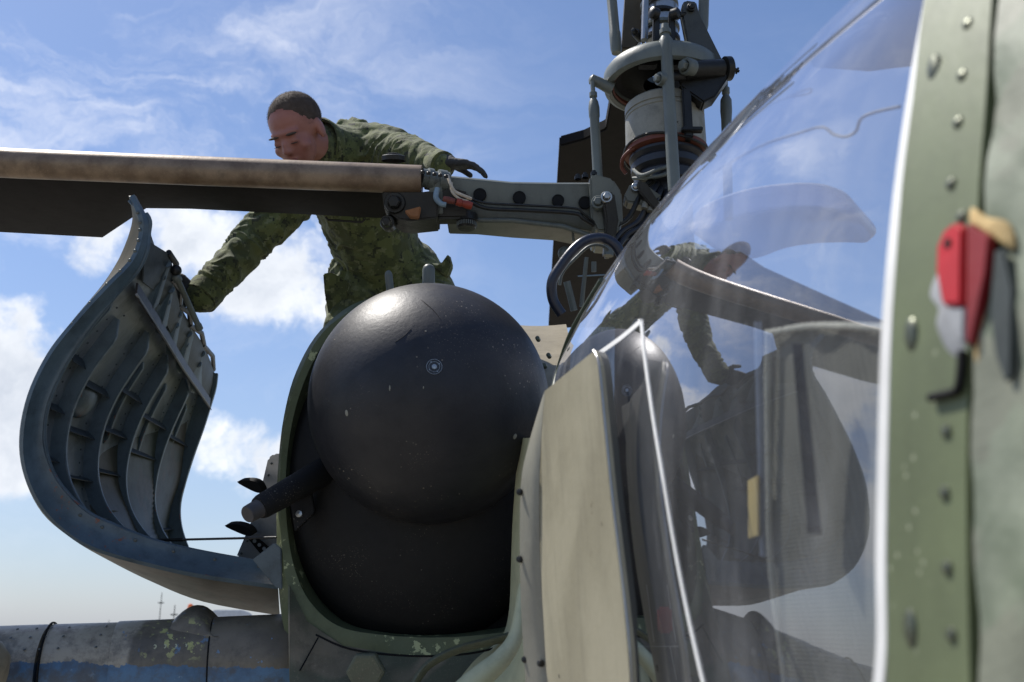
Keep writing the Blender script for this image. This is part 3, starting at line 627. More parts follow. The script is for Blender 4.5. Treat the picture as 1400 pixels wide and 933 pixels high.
# two lugs on top of the turret
for (x0, y0, x1, y1, r0, dd) in [(531, 373, 534, 402, 5.2, 2.62), (586, 366, 586, 398, 8.5, 2.55)]:
    b = MB(); a_, c_ = P(x1, y1, dd), P(x0, y0, dd); r_ = r0 * dd / FX; L_ = (c_ - a_)
    b.rod(a_, c_ + L_.normalized() * r_ * .6, [(0, r_), (.80, r_), (.92, r_ * .8), (.98, r_ * .45), (1, r_ * .05)], 20); b.build('lug', M['rotor'], H, 60)

# ---------------- open cowling door
def pxd(lst): return lst
Fo = [(177, 269, 2.42), (189, 298, 2.40), (190, 315, 2.40), (185, 339, 2.39), (173, 360, 2.38), (145, 388, 2.36), (105, 432, 2.35), (66, 482, 2.34), (38, 540, 2.33), (27, 600, 2.33), (33, 650, 2.33), (56, 697, 2.34), (93, 733, 2.36), (133, 755, 2.37), (202, 775, 2.40), (275, 791, 2.43), (380, 806, 2.47)]
Fi = [(180, 271, 2.43), (203, 298, 2.42), (203, 320, 2.42), (200, 346, 2.41), (186, 373, 2.41), (160, 402, 2.40), (125, 445, 2.39), (90, 498, 2.38), (67, 548, 2.37), (60, 590, 2.37), (64, 624, 2.37), (80, 660, 2.38), (116, 698, 2.40), (155, 718, 2.42), (215, 741, 2.45), (280, 756, 2.49), (348, 768, 2.52)]
fo = smooth_path([P(*p) for p in Fo], 5); fi = smooth_path([P(*p) for p in Fi], 5)
NB = len(fo)
Bp = [(293, 512, 3.60), (291, 530, 3.60), (285, 552, 3.60), (275, 585, 3.60), (262, 622, 3.58), (250, 660, 3.55), (243, 690, 3.53), (244, 720, 3.50), (253, 750, 3.48), (264, 775, 3.46), (280, 797, 3.44)]
fin = smooth_path([P(*p) for p in Fo[2:16]], 5)       # part of the edge that carries the skin
bin_ = smooth_path([P(*p) for p in Bp], 8)
def resample(path, n):
    L = [0]
    for i in range(1, len(path)): L.append(L[-1] + (path[i] - path[i - 1]).length)
    out = []
    for k in range(n):
        s_ = L[-1] * k / (n - 1); i = max(1, min(len(L) - 1, int(np.searchsorted(L, s_)))); f = (s_ - L[i - 1]) / max(L[i] - L[i - 1], 1e-9)
        out.append(path[i - 1].lerp(path[i], f))
    return out
NT_ = 61; A_ = resample(fin, NT_); B_ = resample(bin_, NT_)
def Sk(i, u): return A_[i].lerp(B_[i], u)
def skn(i, u):                                     # inward normal of the skin (towards its hollow side)
    t = Sk(min(i + 1, NT_ - 1), u) - Sk(max(i - 1, 0), u); a = B_[i] - A_[i]; n_ = t.cross(a).normalized()
    return n_ if n_.x > 0 or n_.z > .3 else n_
sgn = 1 if skn(28, .5).x > 0 else -1
def N_(i, u): return skn(i, u) * sgn
def N0(i, u):                                      # the outer skin is set back from the rib edges
    return Sk(i, u) - N_(i, u) * (.048 * u - .004)
b = MB(); b.sheet([[N0(i, u) for u in np.linspace(.0, 1.0, 14)] for i in range(NT_)], .004); cowl = b.build('cowling_door', M['skininner'], H, 60)
# outer weathered skin seen from below/left
OB = [fo[k] for k in range(NB)]; Bo = resample([P(*p) for p in [(230, 352, 3.0)] + Bp], NB)
bulge = smooth_path([P(*p) for p in [(176, 268, 2.46), (181, 296, 2.5), (177, 318, 2.5), (168, 342, 2.5), (158, 362, 2.48), (138, 392, 2.46), (101, 436, 2.45), (64, 484, 2.44), (37, 541, 2.43), (26, 600, 2.43), (33, 652, 2.44), (58, 702, 2.46), (100, 738, 2.48), (144, 764, 2.52), (206, 795, 2.56), (278, 823, 2.60), (382, 842, 2.64)]], 5)
gr = []
for k in range(NB):
    mid = bulge[k].lerp(Bo[k], .35) ; gr.append([fo[k], fo[k].lerp(bulge[k], .6), bulge[k], mid, Bo[k] - (fi[k] - fo[k]).normalized() * .08])
b = MB(); b.sheet(gr, .004); b.build('outer_skin', M['outer'], cowl, 60)
# front flange
gr = [[fo[k].lerp(fi[k], j / 4) + Vector((0, .012 * math.sin(j / 4 * math.pi), 0)) for j in range(5)] for k in range(NB)]
b = MB(); b.sheet(gr, .012); flange = b.build('edge_flange', M['greypaint'], cowl, 50)
b = MB(); b.tube(fi[4:], .006, 8); b.build('flange_lip', M['greypaint'], flange, 60)
rv = []
for k in range(4, NB, 3): rv.append(fo[k].lerp(fi[k], .18) + Vector((0, -.008, 0)))
for k in range(60, NB, 4): rv.append(fo[k].lerp(fi[k], .8) + Vector((0, -.008, 0)))
rivets(rv, .0045, lambda p: Vector((.1, -1, -.1)).normalized(), 'flange_rivets', flange)
# hinge end of the flange
b = MB(); b.prism([P(x, y, 2.44) for x, y in [(345, 765), (375, 742), (384, 750), (386, 806), (376, 803)]], (.0, .02, 0)); b.build('hinge_plate', M['greypaint'], cowl, 30, .002)
# ribs: curved frames following the profile
def rib(u, i0, i1, h, name, m_, lip=.0048, hook=False):
    gr = []; top = []
    for i in range(i0, i1 + 1):
        f = (i - i0) / max(1, i1 - i0); hh = h * min(1, f * 14 + .3) * min(1, (1 - f) * 14 + .3) if hook else h
        a = N0(i, u); n_ = N_(i, u); c = a + n_ * hh; gr.append([a, a.lerp(c, .5), c]); top.append(c)
    bb = MB(); bb.sheet(gr, .0025); r_ = bb.build(name, m_, cowl, 40)
    bb = MB(); w_ = (B_[i0] - A_[i0]).normalized()
    bb.sheet([[p - w_ * .0, p + w_ * .008 * (1 + u)] for p in top], .003); bb.build('rib_cap', m_, r_, 40)
    bb = MB(); bb.tube(top, lip * .6, 6); bb.build('rib_bead', M['greypaint'], r_, 60)
for u in (.128, .31, .505, .752): rib(u, 10 if u < .2 else 8, NT_ - 3, .040, 'rib', M['greydark'], hook=True)
rib(.985, 0, NT_ - 1, .055, 'rib', M['greydark'])
for u, i0, i1 in ((.06, 9, 24), (.41, 12, 27), (.63, 12, 30), (.87, 12, 32)): rib(u, i0, i1, .012, 'short_rib', M['greydark'], .004, True)
# transverse stringers between ribs
us = [.0, .128, .31, .505, .752, .985]
for q_ in range(5):
    for i in ((17, 24, 31, 38, 45) if q_ < 4 else (20, 30, 42)):
        ii = i + (2 if q_ % 2 else 0); a0, a1 = max(.055, us[q_] + .006), us[q_ + 1] - .006
        gr = [[N0(ii, u) , N0(ii, u) + N_(ii, u) * .015 + (Sk(ii + 1, u) - Sk(ii, u)).normalized() * .006, N0(ii, u) + N_(ii, u) * .030 + (Sk(ii + 1, u) - Sk(ii, u)).normalized() * .018] for u in np.linspace(a0, a1, 4)]
        bb = MB(); bb.sheet(gr, .002); bb.build('stringer', M['stringer'], cowl, 30)
rv = []
for u in (.10, .155, .285, .335, .48, .53, .725, .78, .955):
    for i in range(9, NT_ - 4, 2): rv.append(N0(i, u) + N_(i, u) * .004)
rivets(rv, .0032, lambda p: Vector((.6, -.7, .3)).normalized(), 'skin_rivets', cowl, M['stringer'])
# long diagonal angle bar and top edge beam with gussets
def barr(pts, w, m_, name, t=.004):
    pt = [P(*p) for p in pts]; bb = MB(); gr = [[p + Vector((0, 0, w)), p, p + Vector((.0, .02, 0))] for p in pt]; bb.sheet(gr, t); return bb.build(name, m_, cowl, 30)
barr([(187, 405, 2.46), (220, 456, 2.75), (252, 508, 3.1), (287, 558, 3.55)], .034, mat('brown_grey_angle', (.050, .044, .042), rough=.45, grime=.6), 'angle_bar', .005)
b = MB(); b.tube([P(187, 403, 2.455), P(220, 455, 2.745), P(252, 507, 3.09), P(287, 557, 3.54)], .0038, 6); b.build('angle_bar_bead', M['sealgrey'], cowl)
edge3 = [P(*p) for p in [(203, 300, 2.42), (203, 330, 2.45), (234, 349, 2.62), (238, 385, 2.72), (247, 420, 2.9), (262, 447, 3.05), (280, 474, 3.28), (293, 508, 3.6)]]
low3 = [P(*p) for p in [(197, 350, 2.44), (195, 385, 2.47), (214, 400, 2.66), (222, 432, 2.78), (236, 462, 2.94), (248, 488, 3.1), (266, 515, 3.3), (288, 545, 3.6)]]
b = MB(); b.sheet([[a.lerp(c, k / 3) + Vector((0, .03 * math.sin(k), 0)) for k in range(4)] for a, c in zip(edge3, low3)], .004); beam = b.build('edge_beam', mat('shadow_grey_beam', (.035, .045, .052), rough=.5), cowl, 30)  # beam darkened by colour to give the shaded voids between the gussets
b = MB()
for i in range(2, 8):
    for f in (.25, .6): q = edge3[i].lerp(low3[i], f) + Vector((0, -.004, 0)); b = MB(); b.lathe(q, (.2, -1, .1), [(.012, 0), (.011, .004), (.0001, .005)], 12); b.build('latch_button', M['greydark'], beam)

for i in range(2, 7):
    f0 = edge3[i]; l0 = low3[i]; nxt = low3[i + 1]; bb = MB()
    bb.prism([f0, f0.lerp(edge3[i + 1], .28), l0.lerp(nxt, .45) , l0.lerp(nxt, .2) + Vector((0, -.03, -.05)), l0 + Vector((0, -.03, -.01))], (-.003, -.022, 0)); bb.build('gusset', M['greydark'], beam, 30, .001)
    bb = MB(); bb.tube([f0 + Vector((0, -.02, 0)), f0.lerp(edge3[i + 1], .5) + Vector((.012, -.01, .01)), edge3[i + 1] + Vector((0, -.01, .004))], .008, 8); bb.build('hinge_knuckle', M['rotordark'], beam)
# dished pressing
b = MB(); c_ = N0(22, .22); n_ = N_(22, .22); u_ = (B_[22] - A_[22]).normalized(); v_ = n_.cross(u_)
rings = []
for k in range(7):
    a = k / 6 * math.pi / 2; rings.append([c_ + n_ * (.004 + .022 * math.sin(a)) + (u_ * math.cos(q) * 1.5 + v_ * math.sin(q)) * .052 * max(math.cos(a), .01) for q in (2 * math.pi * m_ / 28 for m_ in range(28))])
b.ring_loft(rings); b.build('dished_pressing', M['greypaint'], cowl, 60)
# stay rod on the edge and the long thin rod at the bottom
b = MB(); a_, c_ = P(240, 376, 2.62), P(273, 450, 2.75); b.rod(a_, c_, [(0, .008), (.03, .012), (.10, .012), (.12, .008), (.9, .008), (.92, .010), (1, .010)], 14); stay = b.build('stay_rod', M['rotor'], cowl, 50)
b = MB(); b.ball(a_ + Vector((0, 0, .012)), .015, nu=14, nv=10); b.build('ball_end', M['rotordark'], stay, 180)
b = MB(); b.tube([P(200, 739, 2.55), P(250, 738, 2.52), P(251, 738, 2.52), P(378, 735, 2.46)], [.003, .005, .003, .003], 10); b.build('stay_rod', M['rotordark'], cowl, 50)

# ---------------- bare metal bracket and dark fins seen in the gap
b = MB(); b.prism([P(x, y, 2.9) for x, y in [(322, 762), (342, 715), (358, 660), (366, 626), (374, 620), (392, 620), (395, 810), (352, 775)]], (0.0, .03, 0)); br = b.build('inlet_fairing', M['silver'], H, 40, .006)
b = MB(); b.prism([P(x, y, 2.86) for x, y in [(340, 738), (352, 735), (384, 762), (380, 775), (368, 772)]], (.0, .012, 0)); b.build('pierced_bracket', M['black'], br, 30)
b = MB()
for k in range(5): b.lathe(P(348 + k * 6.5, 740 + k * 5.2, 2.855), (0, -1, -.2), [(.0055, 0), (.0001, .0006)], 10)
b.build('lightening_hole', M['sealgrey'], br)
rivets([P(x, y, 2.895) for x, y in [(330, 757), (338, 740), (346, 722), (352, 704), (358, 686), (363, 668), (367, 650), (371, 634)]], .0035, lambda p: Vector((0, -1, 0)), 'fairing_rivets', br)
for pts in ([(324, 659), (340, 657), (352, 661), (358, 672), (352, 674), (338, 668)], [(307, 719), (322, 717), (338, 722), (345, 731), (338, 733), (322, 727)]):
    b = MB(); b.prism(smooth_path([P(x, y, 2.8) for x, y in pts], 3, True), (.01, .015, .01)); b.build('fin', M['black'], br, 40)

# ---------------- front left rotor blade
ZB = CAMH + 1.245
LE = [(-700, 150), (-350, 176), (0, 198), (190, 206), (380, 214), (576, 222)]
le = [PZ(x, y, ZB) for x, y in LE]
le2 = smooth_path(le, 6)
def te_for(x):                                   # trailing edge sight lines
    return PZ(x, np.interp(x, [-800, 138, 205, 576], [282, 324, 283, 301]), ZB)
rows = []; te_rows = []
xs = [-900, -500, -200, 0, 100, 140, 160, 180, 200, 260, 340, 420, 500, 530, 576]
RT = .028
def section(x):
    yl = np.interp(x, [a for a, _ in LE], [b_ for _, b_ in LE]) if x > -700 else 150 - (-700 - x) * .075
    a = PZ(x, yl, ZB); yt = np.interp(x, [-900, 140, 203, 576], [270, 325, 283, 301]); c = PZ(x, yt, ZB - .02)
    if x > 143 and x < 200: pass
    return a, c
def blade_ring(a, c, n=18):
    a = a + Vector((0, .036, -.022)); ch = (c - a); up = Vector((0, 0, 1)); pts = []
    for k in range(n + 1):                         # lower surface from LE to TE, then back on the upper surface
        f = (1 - math.cos(math.pi * k / n)) / 2; t = .062 * 5 * (.2969 * math.sqrt(f) - .126 * f - .3516 * f * f + .2843 * f ** 3 - .1036 * f ** 4); pts.append(a + ch * f - up * t * .9)
    for k in range(n - 1, 0, -1):
        f = (1 - math.cos(math.pi * k / n)) / 2; t = .062 * 5 * (.2969 * math.sqrt(f) - .126 * f - .3516 * f * f + .2843 * f ** 3 - .1036 * f ** 4); pts.append(a + ch * f + up * t * .15)
    return pts
b = MB(); b.ring_loft([blade_ring(*section(x)) for x in xs]); blade = b.build('rotor_blade', M['blade'], H, 40)
# abrasion sleeve over the leading edge
rings = []
for x in np.linspace(-900, 576, 30):
    a, c = section(x); u_ = (c - a).normalized(); hh = 18.5 * (2.72 if x > 0 else 2.6) / FX
    cen = a + Vector((0, .035, -.038)); rings.append([cen + Vector((0, -math.cos(q) * .038, math.sin(q) * .042 * (1 if math.sin(q) > 0 else .95))) for q in (math.pi * 2 * k / 28 for k in range(28))])
b = MB(); b.ring_loft(rings); b.build('leading_edge_sleeve', M['bronze'], blade, 50)
b = MB(); b.tube([P(445, 297, 2.95), P(449, 301, 2.95), P(495, 304, 2.95), P(499, 300, 2.95)], .0035, 8); b.build('trim_tab', M['rotordark'], blade)
# root fitting bolts
def boltat(px, py, d, r, ax, name, par, m_=None, h=.02):
    bb = MB(); q = P(px, py, d); bb.lathe(q, ax, [(r, -h), (r, h * .1), (r * .92, h * .25), (r * .66, h * .25), (r * .66, h * .25)], 24); bb.lathe(q + Vector(ax).normalized() * h * .25, ax, [(r * .62, 0), (r * .62, h * .5), (r * .5, h * .6), (.0001, h * .62)], 6); return bb.build(name, m_ or M['rotordark'], par, 35)
boltat(540, 278, 2.78, .030, (0, -1, -.25), 'root_bolt', blade, None, .04); boltat(530, 305, 2.80, .021, (0, -1, -.25), 'root_bolt', blade, None, .04)
boltat(538, 215, 2.92, .036, (0, -.3, 1), 'root_bolt', blade, None, .012)
b = MB(); b.prism([P(x, y, 2.78) for x, y in [(522, 262), (600, 262), (598, 298), (560, 302), (545, 300), (525, 285)]], (.0, .10, .0)); b.build('root_plate', M['rotordark'], blade, 30, .004)
b = MB(); b.prism([P(x, y, 2.74) for x, y in [(553, 288), (575, 282), (572, 297), (560, 296)]], (0, .02, 0)); b.build('rusty_shim', mat('rusty_orange', (.30, .13, .05), rough=.7), blade, 30, .002)

# ---------------- blade grip between blade and hub
gz = .0
def gsec(x, ytop, ybot, dfront, depth, ch=.012):
    a = P(x, ytop, dfront); c = P(x, ybot, dfront); dy = Vector((0, depth, 0)); z_ = Vector((0, 0, ch)); y_ = Vector((0, ch, 0))
    return [a + y_, a - z_, a.lerp(c, .55) - y_ * .2, c + z_, c + y_, c + dy - y_, c + dy + z_, a + dy - z_, a + dy - y_]
b = MB(); b.ring_loft([gsec(610, 237, 297, 2.84, .14), gsec(650, 241, 298, 2.84, .14), gsec(700, 246, 301, 2.85, .15), gsec(760, 247, 305, 2.86, .15), gsec(812, 247, 314, 2.87, .16)]); grip = b.build('blade_grip', M['rotor'], H, 35, .003)
for x, y, r in [(656, 266, 8), (710, 270, 8), (763, 274, 7.5), (800, 277, 8)]:
    bb = MB(); q = P(x, y, 2.825 + (x - 656) * .0002); bb.lathe(q, (0, -1, -.1), [(r * 2.84 / FX * 1.12, -.008), (r * 2.84 / FX * 1.12, .0005), (r * 2.84 / FX, .001), (r * 2.84 / FX, -.0006), (.0001, -.0008)], 28); bb.build('lightening_hole', M['black'], grip)
for yo, rr in ((4, .0036), (11, .0058)):
    b = MB(); b.tube(smooth_path([P(640, 268 + yo * .5, 2.80), P(665, 274 + yo, 2.80), P(720, 277 + yo, 2.81), P(785, 281 + yo, 2.82), P(797, 288 + yo, 2.82), P(812, 302 + yo * .6, 2.83)], 5), rr, 10); b.build('pipe', M['rotordark'], grip, 60)
b = MB(); b.tube([P(622, 301, 2.85), P(700, 302, 2.85), P(770, 310, 2.86), P(806, 322, 2.86)], .008, 8); b.build('pipe', M['rotor'], grip, 60)
# coupling between sleeve and grip
b = MB(); b.rod(P(576, 243, 2.80), P(612, 250, 2.83), [(0, .026), (.2, .026), (.22, .031), (.4, .031), (.42, .025), (.6, .025), (.62, .033), (.9, .033), (.92, .03), (1, .03)], 24); b.build('coupling', M['rotor'], grip, 35)
for k in range(5): 
    bb = MB(); q0 = P(578 + k * 8, 236 + k * 1.5, 2.76); bb.lathe(q0, (0, -.5, 1), [(.006, -.004), (.006, .004), (.004, .006), (.0001, .0065)], 8); bb.build('coupling_nut', M['rotordark'], grip)
b = MB(); b.prism([P(x, y, 2.80) for x, y in [(575, 262), (618, 256), (640, 262), (640, 298), (575, 299)]], (0, .05, 0)); b.build('root_block', M['rotordark'], grip, 30, .006)
b = MB(); b.prism([P(x, y, 2.795) for x, y in [(586, 246), (604, 248), (606, 292), (588, 292)]], (0, .02, 0)); b.build('strap_plate', M['rotor'], grip, 30, .002)
b = MB(); q = P(638, 303, 2.83); b.lathe(q, (0, 0, -1), [(.031, -.02), (.031, .002), (.028, .003), (.028, .016), (.024, .022), (.0001, .022)], 28); rotk = b.build('damper_knob', M['rotordark'], grip, 30)
for k in range(22):
    if k % 2: continue
b = MB()
for k in range(28): a = k * math.tau / 28; b.box(q + Vector((math.cos(a) * .028, math.sin(a) * .028, -.011)), (.0012, 0, 0), (0, .0012, 0), (0, 0, .006))
b.build('knurl', M['rotor'], rotk, kind='stuff')
cable([(598, 258, 2.77), (596, 270, 2.76), (602, 278, 2.76), (610, 280, 2.76)], .008, M['bluewire'], 'taped_wire', grip)
cable([(612, 240, 2.78), (616, 252, 2.76), (622, 262, 2.76), (634, 268, 2.76), (644, 272, 2.78)], .0045, M['pinkwire'], 'braided_wire', grip)
cable([(617, 250, 2.77), (618, 262, 2.76), (628, 272, 2.76), (640, 276, 2.77)], .004, M['pinkwire'], 'braided_wire', grip)
b = MB(); b.rod(P(624, 276, 2.75), P(645, 282, 2.76), [(0, .010), (.3, .012), (.35, .009), (.7, .012), (1, .010)], 14); b.build('red_clamp', M['redwire'], grip, 40)
b = MB(); b.rod(P(606, 272, 2.76), P(622, 276, 2.76), [(0, .008), (.5, .010), (1, .008)], 14); b.build('red_clamp', mat('dull_red_sleeve', (.18, .05, .035), rough=.6), grip, 40)
# hub joint
hub = MB(); hub.prism([P(x, y, 2.83) for x, y in [(806, 240), (812, 237), (838, 244), (850, 262), (852, 300), (846, 318), (816, 316), (808, 300)]], (0, .18, 0)); hj = hub.build('hub_joint', M['rotor'], H, 30, .006)
boltat(818, 277, 2.80, .020, (-.2, -1, -.1), 'joint_bolt', hj, M['rotor'], .02); boltat(829, 270, 2.78, .017, (0, -1, -.1), 'joint_bolt', hj, M['steel'], .02)
b = MB(); b.prism([P(x, y, 2.78) for x, y in [(822, 262), (840, 262), (846, 300), (838, 345), (826, 345), (828, 300)]], (0, .06, 0)); b.build('link_arm', M['rotordark'], hj, 30, .006)
for (x, y) in [(800, 241), (812, 238), (790, 243)]:
    bb = MB(); bb.lathe(P(x, y, 2.86), (0, 0, 1), [(.010, -.006), (.010, .004), (.006, .005), (.006, .010), (.0001, .011)], 6); bb.build('hex_nut', M['rotordark'], hj, 30)
b = MB(); b.prism([P(x, y, 2.86) for x, y in [(853, 268), (862, 250), (880, 250), (906, 268), (888, 282), (856, 276)]], (0, .05, 0)); b.build('clevis', M['rotor'], hj, 30, .005)
boltat(869, 256, 2.85, .013, (0, -1, -.1), 'joint_bolt', hj, M['steel'], .01)

# ---------------- mast: drum, swashplate and rods
def zy(py, px=908, Y=AY): return PY(px, py, Y).z
axis_p = Vector((AX, AY, 0))
def mast(prof, name, m_, par, seg=56): 
    bb = MB(); bb.lathe(axis_p, (0, 0, 1), [(r, z) for r, z in prof], seg); return bb.build(name, m_, par, 35)
zt, zb = zy(122, Y=AY - .12), zy(212)
drum = mast([(.05, zt + .01), (.112, zt + .01), (.120, zt + .002), (.120, zt - .022), (.1165, zt - .023), (.1165, zt - .029), (.120, zt - .030), (.120, zt - .036), (.1175, zt - .038), (.1175, zt - .041), (.120, zt - .043), (.121, zb + .03), (.119, zb + .01)], 'mast_drum', M['drum'], H)
mast([(.119, zb + .012), (.125, zb + .010), (.126, zb - .004), (.10, zb - .008)], 'drum_seal', M['redbrown'], drum)
mast([(.10, zb - .006), (.112, zb - .012), (.112, zb - .02), (.10, zb - .03), (.108, zb - .04), (.108, zb - .06), (.092, zb - .07), (.10, zb - .08), (.10, zb - .11), (.07, zb - .12), (.07, zb - .45)], 'rubber_boot', M['rubber'], drum)
b = MB()
for z0, r_ in ((zb + .004, .127),):
    b.tube([axis_p + Vector((math.cos(a) * r_, math.sin(a) * r_, z0 + .012 * math.sin(a * 2))) for a in np.linspace(0, 6.1, 40)], .004, 8)
b.build('hose_clip', M['rotordark'], drum)
b = MB(); b.box(PY(938, 160, AY - .10), (.013, 0, 0), (0, .03, 0), (0, 0, .08)); b.build('mast_box', M['rotordark'], drum, 30, .004)
b = MB(); b.box(PY(946, 178, AY - .13), (.03, 0, 0), (0, .012, 0), (0, 0, .006)); b.build('mast_box', M['rotordark'], drum, 30, .002)
# swashplate ring
zr = zy(108); R1 = .184
sw = mast([(R1 - .026, zr - .030), (R1 - .016, zr - .036), (R1 - .004, zr - .030), (R1, zr - .012), (R1 - .002, zr + .012), (R1 - .012, zr + .026), (R1 - .035, zr + .036), (R1 - .075, zr + .040), (R1 - .12, zr + .040), (R1 - .12, zr + .02), (R1 - .04, zr + .015), (R1 - .028, zr - .01), (R1 - .026, zr - .030)], 'swashplate', M['rotor'], H, 72)
mast([(R1 - .026, zr - .022), (R1 - .029, zr - .027), (R1 - .033, zr - .022), (R1 - .030, zr - .01)], 'swashplate_seal', M['redbrown'], sw)
mast([(.05, zr + .012), (R1 - .038, zr + .012), (R1 - .038, zr - .004), (.128, zr + .006), (.10, zr + .0), (.06, zr - .02)], 'inner_ring', M['black'], sw)  # hollow of the ring coloured black for the deep shade inside
# lug left
q = PY(812, 112, AY - .03); b = MB(); b.rod(q + Vector((-.014, 0, .012)), PY(838, 122, AY - .02), [(0, .006), (.08, .016), (.5, .017), (1, .022)], 20); b.build('lug', M['rotor'], sw, 35)
# centre shaft bundle above
def vrod(pts, r, m_, name, par, seg=18): 
    bb = MB(); bb.tube([PY(x, y, AY + dy) for x, y, dy in pts], r, seg); return bb.build(name, m_, par, 40)
vrod([(905, -260, 0), (905, 60, 0)], .050, M['steel'], 'mast_shaft', drum, 32)
for k in range(7): mast([(.052, zy(60 - k * 16)), (.060, zy(60 - k * 16) + .004), (.060, zy(60 - k * 16) + .014), (.052, zy(60 - k * 16) + .018)], 'shaft_collar', M['rotordark'] if k % 2 == 0 else M['rotor'], drum, 32)
# clevis posts standing on the ring
for x0, x1 in ((897, 885), (918, 926)):
    b = MB(); b.prism([PY(x, y, AY - .13) for x, y in [(x0 - 3, 14), (x0 + 5, 14), (x0 + 6, 60), (x1 + 14, 88), (x1 - 12, 88), (x0 - 4, 58)]], (0, .035, 0)); b.build('clevis_post', M['rotordark'], sw, 30, .004)
for (x, y) in [(893, 18), (925, 19)]:
    bb = MB(); bb.lathe(PY(x, y, AY - .14), (-1 if x < 900 else 1, -.6, 0), [(.018, -.014), (.018, .006), (.012, .010), (.0001, .011)], 18); bb.build('pivot_pin', M['rotordark'], sw, 35)
b = MB(); b.tube([PY(925, 20, AY - .13), PY(945, 20, AY - .10)], .008, 12); b.build('pivot_pin', M['rotordark'], sw)
# pitch rods
def pitch_rod(a, c, prof, name='pitch_rod', par=sw, m_=None):
    bb = MB(); bb.rod(a, c, prof, 24); return bb.build(name, m_ or M['rotor'], par, 40)
r1 = .0195
pitch_rod(PY(909, 34, AY - .17), PY(922, 262, AY - .17), [(0, .011), (.03, .013), (.035, .017), (.06, .017), (.062, .012), (.075, .013), (.10, .0205), (.16, .0205), (.19, .0178), (1, .0178)])
pitch_rod(PY(831, -60, AY + .05), PY(843, 73, AY + .05), [(0, .0165), (.78, .0165), (.80, .0185), (.96, .0185), (1, .015)])
pitch_rod(PY(810, 112, AY - .04), PY(818, 255, AY - .04), [(0, .007), (.10, .007), (.11, .012), (.15, .012), (.16, .008), (.20, .014), (.26, .017), (.34, .0165), (.36, .0145), (1, .0145)])
pitch_rod(PY(964, -60, AY - .02), PY(961, 46, AY - .02), [(0, .0165), (.9, .0165), (1, .012)])
pitch_rod(PY(992, 112, AY - .02), PY(996, 300, AY - .02), [(0, .007), (.04, .007), (.05, .012), (.09, .012), (.10, .009), (.14, .017), (.22, .018), (.28, .016), (1, .013)])
pitch_rod(PY(884, -40, AY - .06), PY(881, 55, AY - .06), [(0, .011), (1, .011)], m_=M['steel'])
# dark arms behind upper ring
b = MB(); b.prism([PY(x, y, AY + .10) for x, y in [(858, -50), (880, -50), (884, 40), (868, 66), (850, 66)]], (0, .05, 0)); b.build('rear_arm', mat('brown_metal_arm', (.09, .075, .05), rough=.5, metal=.3), sw, 30, .004)
boltat(870, 46, 3.1, .014, (-.6, -1, 0), 'joint_bolt', sw, None, .03)
# triangular bellcrank right
b = MB(); b.prism([PY(x, y, AY - .12) for x, y in [(933, 4), (938, 0), (952, 2), (956, 18), (991, 88), (945, 92), (940, 60), (932, 18)]], (0, .035, 0)); bell = b.build('bellcrank', mat('crank_grey', (.060, .064, .056), (.04, .042, .038), rough=.45, grime=.6), H, 30, .004)
boltat(945, 10, 3.0, .013, (0, -1, -.2), 'crank_bolt', bell, None, .012)
b = MB(); b.rod(PY(936, 96, AY - .15), PY(1000, 94, AY - .12), [(0, .028), (.8, .028), (.81, .022), (.84, .022), (.85, .036), (.97, .036), (1, .028)], 28); b.build('crank_axle', M['rotordark'], bell, 35)
boltat(938, 91, 2.90, .026, (-.8, -.6, -.1), 'crank_bolt', bell, M['rotor'], .025); boltat(902, 108, 2.88, .020, (-.9, -.5, -.1), 'crank_bolt', bell, M['rotor'], .02)
b = MB(); b.prism([PY(x, y, AY - .13) for x, y in [(925, 96), (1000, 100), (978, 132), (962, 140), (930, 118)]], (0, .06, 0)); b.build('crank_foot', M['rotordark'], bell, 30, .005)
b = MB(); b.rod(PY(1002, 95, AY - .12), PY(1011, 98, AY - .12), [(0, .008), (.5, .006), (.51, .010), (.8, .010), (.81, .004), (1, .004)], 12); b.build('grease_nipple', M['rotordark'], bell)
b = MB(); b.rod(PY(905, 107, AY - .15), PY(936, 104, AY - .14), [(0, .014), (1, .014)], 16); b.build('crank_axle', M['rotordark'], bell)
# hoses from the hub down to the canopy
for k, (o, m_) in enumerate([((0, 0), 'rubber'), ((8, 4), 'rubber'), ((17, 8), 'rubber'), ((-14, -4), 'rotordark'), ((-4, 14), 'rotordark')]):
    cable([(905 + o[0] * .4, 243 + o[1], 2.95), (893 + o[0], 262 + o[1], 2.88), (884 + o[0], 282 + o[1], 2.86), (872 + o[0], 303 + o[1], 2.85), (850 + o[0], 317 + o[1], 2.83), (838 + o[0], 332 + o[1], 2.8)], .0078, M[m_], 'hydraulic_hose', hj)
    if k < 3:
        b = MB(); b.rod(P(881 + o[0], 286 + o[1], 2.845), P(885 + o[0], 270 + o[1], 2.86), [(0, .0105), (.4, .0105), (.42, .009), (1, .009)], 14); b.build('hose_ferrule', M['drum'], hj, 40)
cable([(866, 232, 2.95), (878, 240, 2.9), (900, 232, 2.88), (921, 225, 2.9)], .006, M['rotor'], 'hydraulic_hose', hj)
cable([(866, 244, 2.95), (885, 243, 2.9), (905, 240, 2.88), (925, 232, 2.9)], .006, M['rotor'], 'hydraulic_hose', hj)
b = MB(); b.prism([P(x, y, 2.83) for x, y in [(872, 246), (884, 250), (906, 284), (896, 288), (874, 262)]], (0, .03, 0)); b.build('hose_bracket', M['rotordark'], hj, 30, .003)
cable([(856, 238, 3.0), (850, 228, 3.0), (853, 215, 2.98), (866, 203, 2.96), (878, 198, 2.95)], .006, M['redbrown'], 'hydraulic_hose', hj)
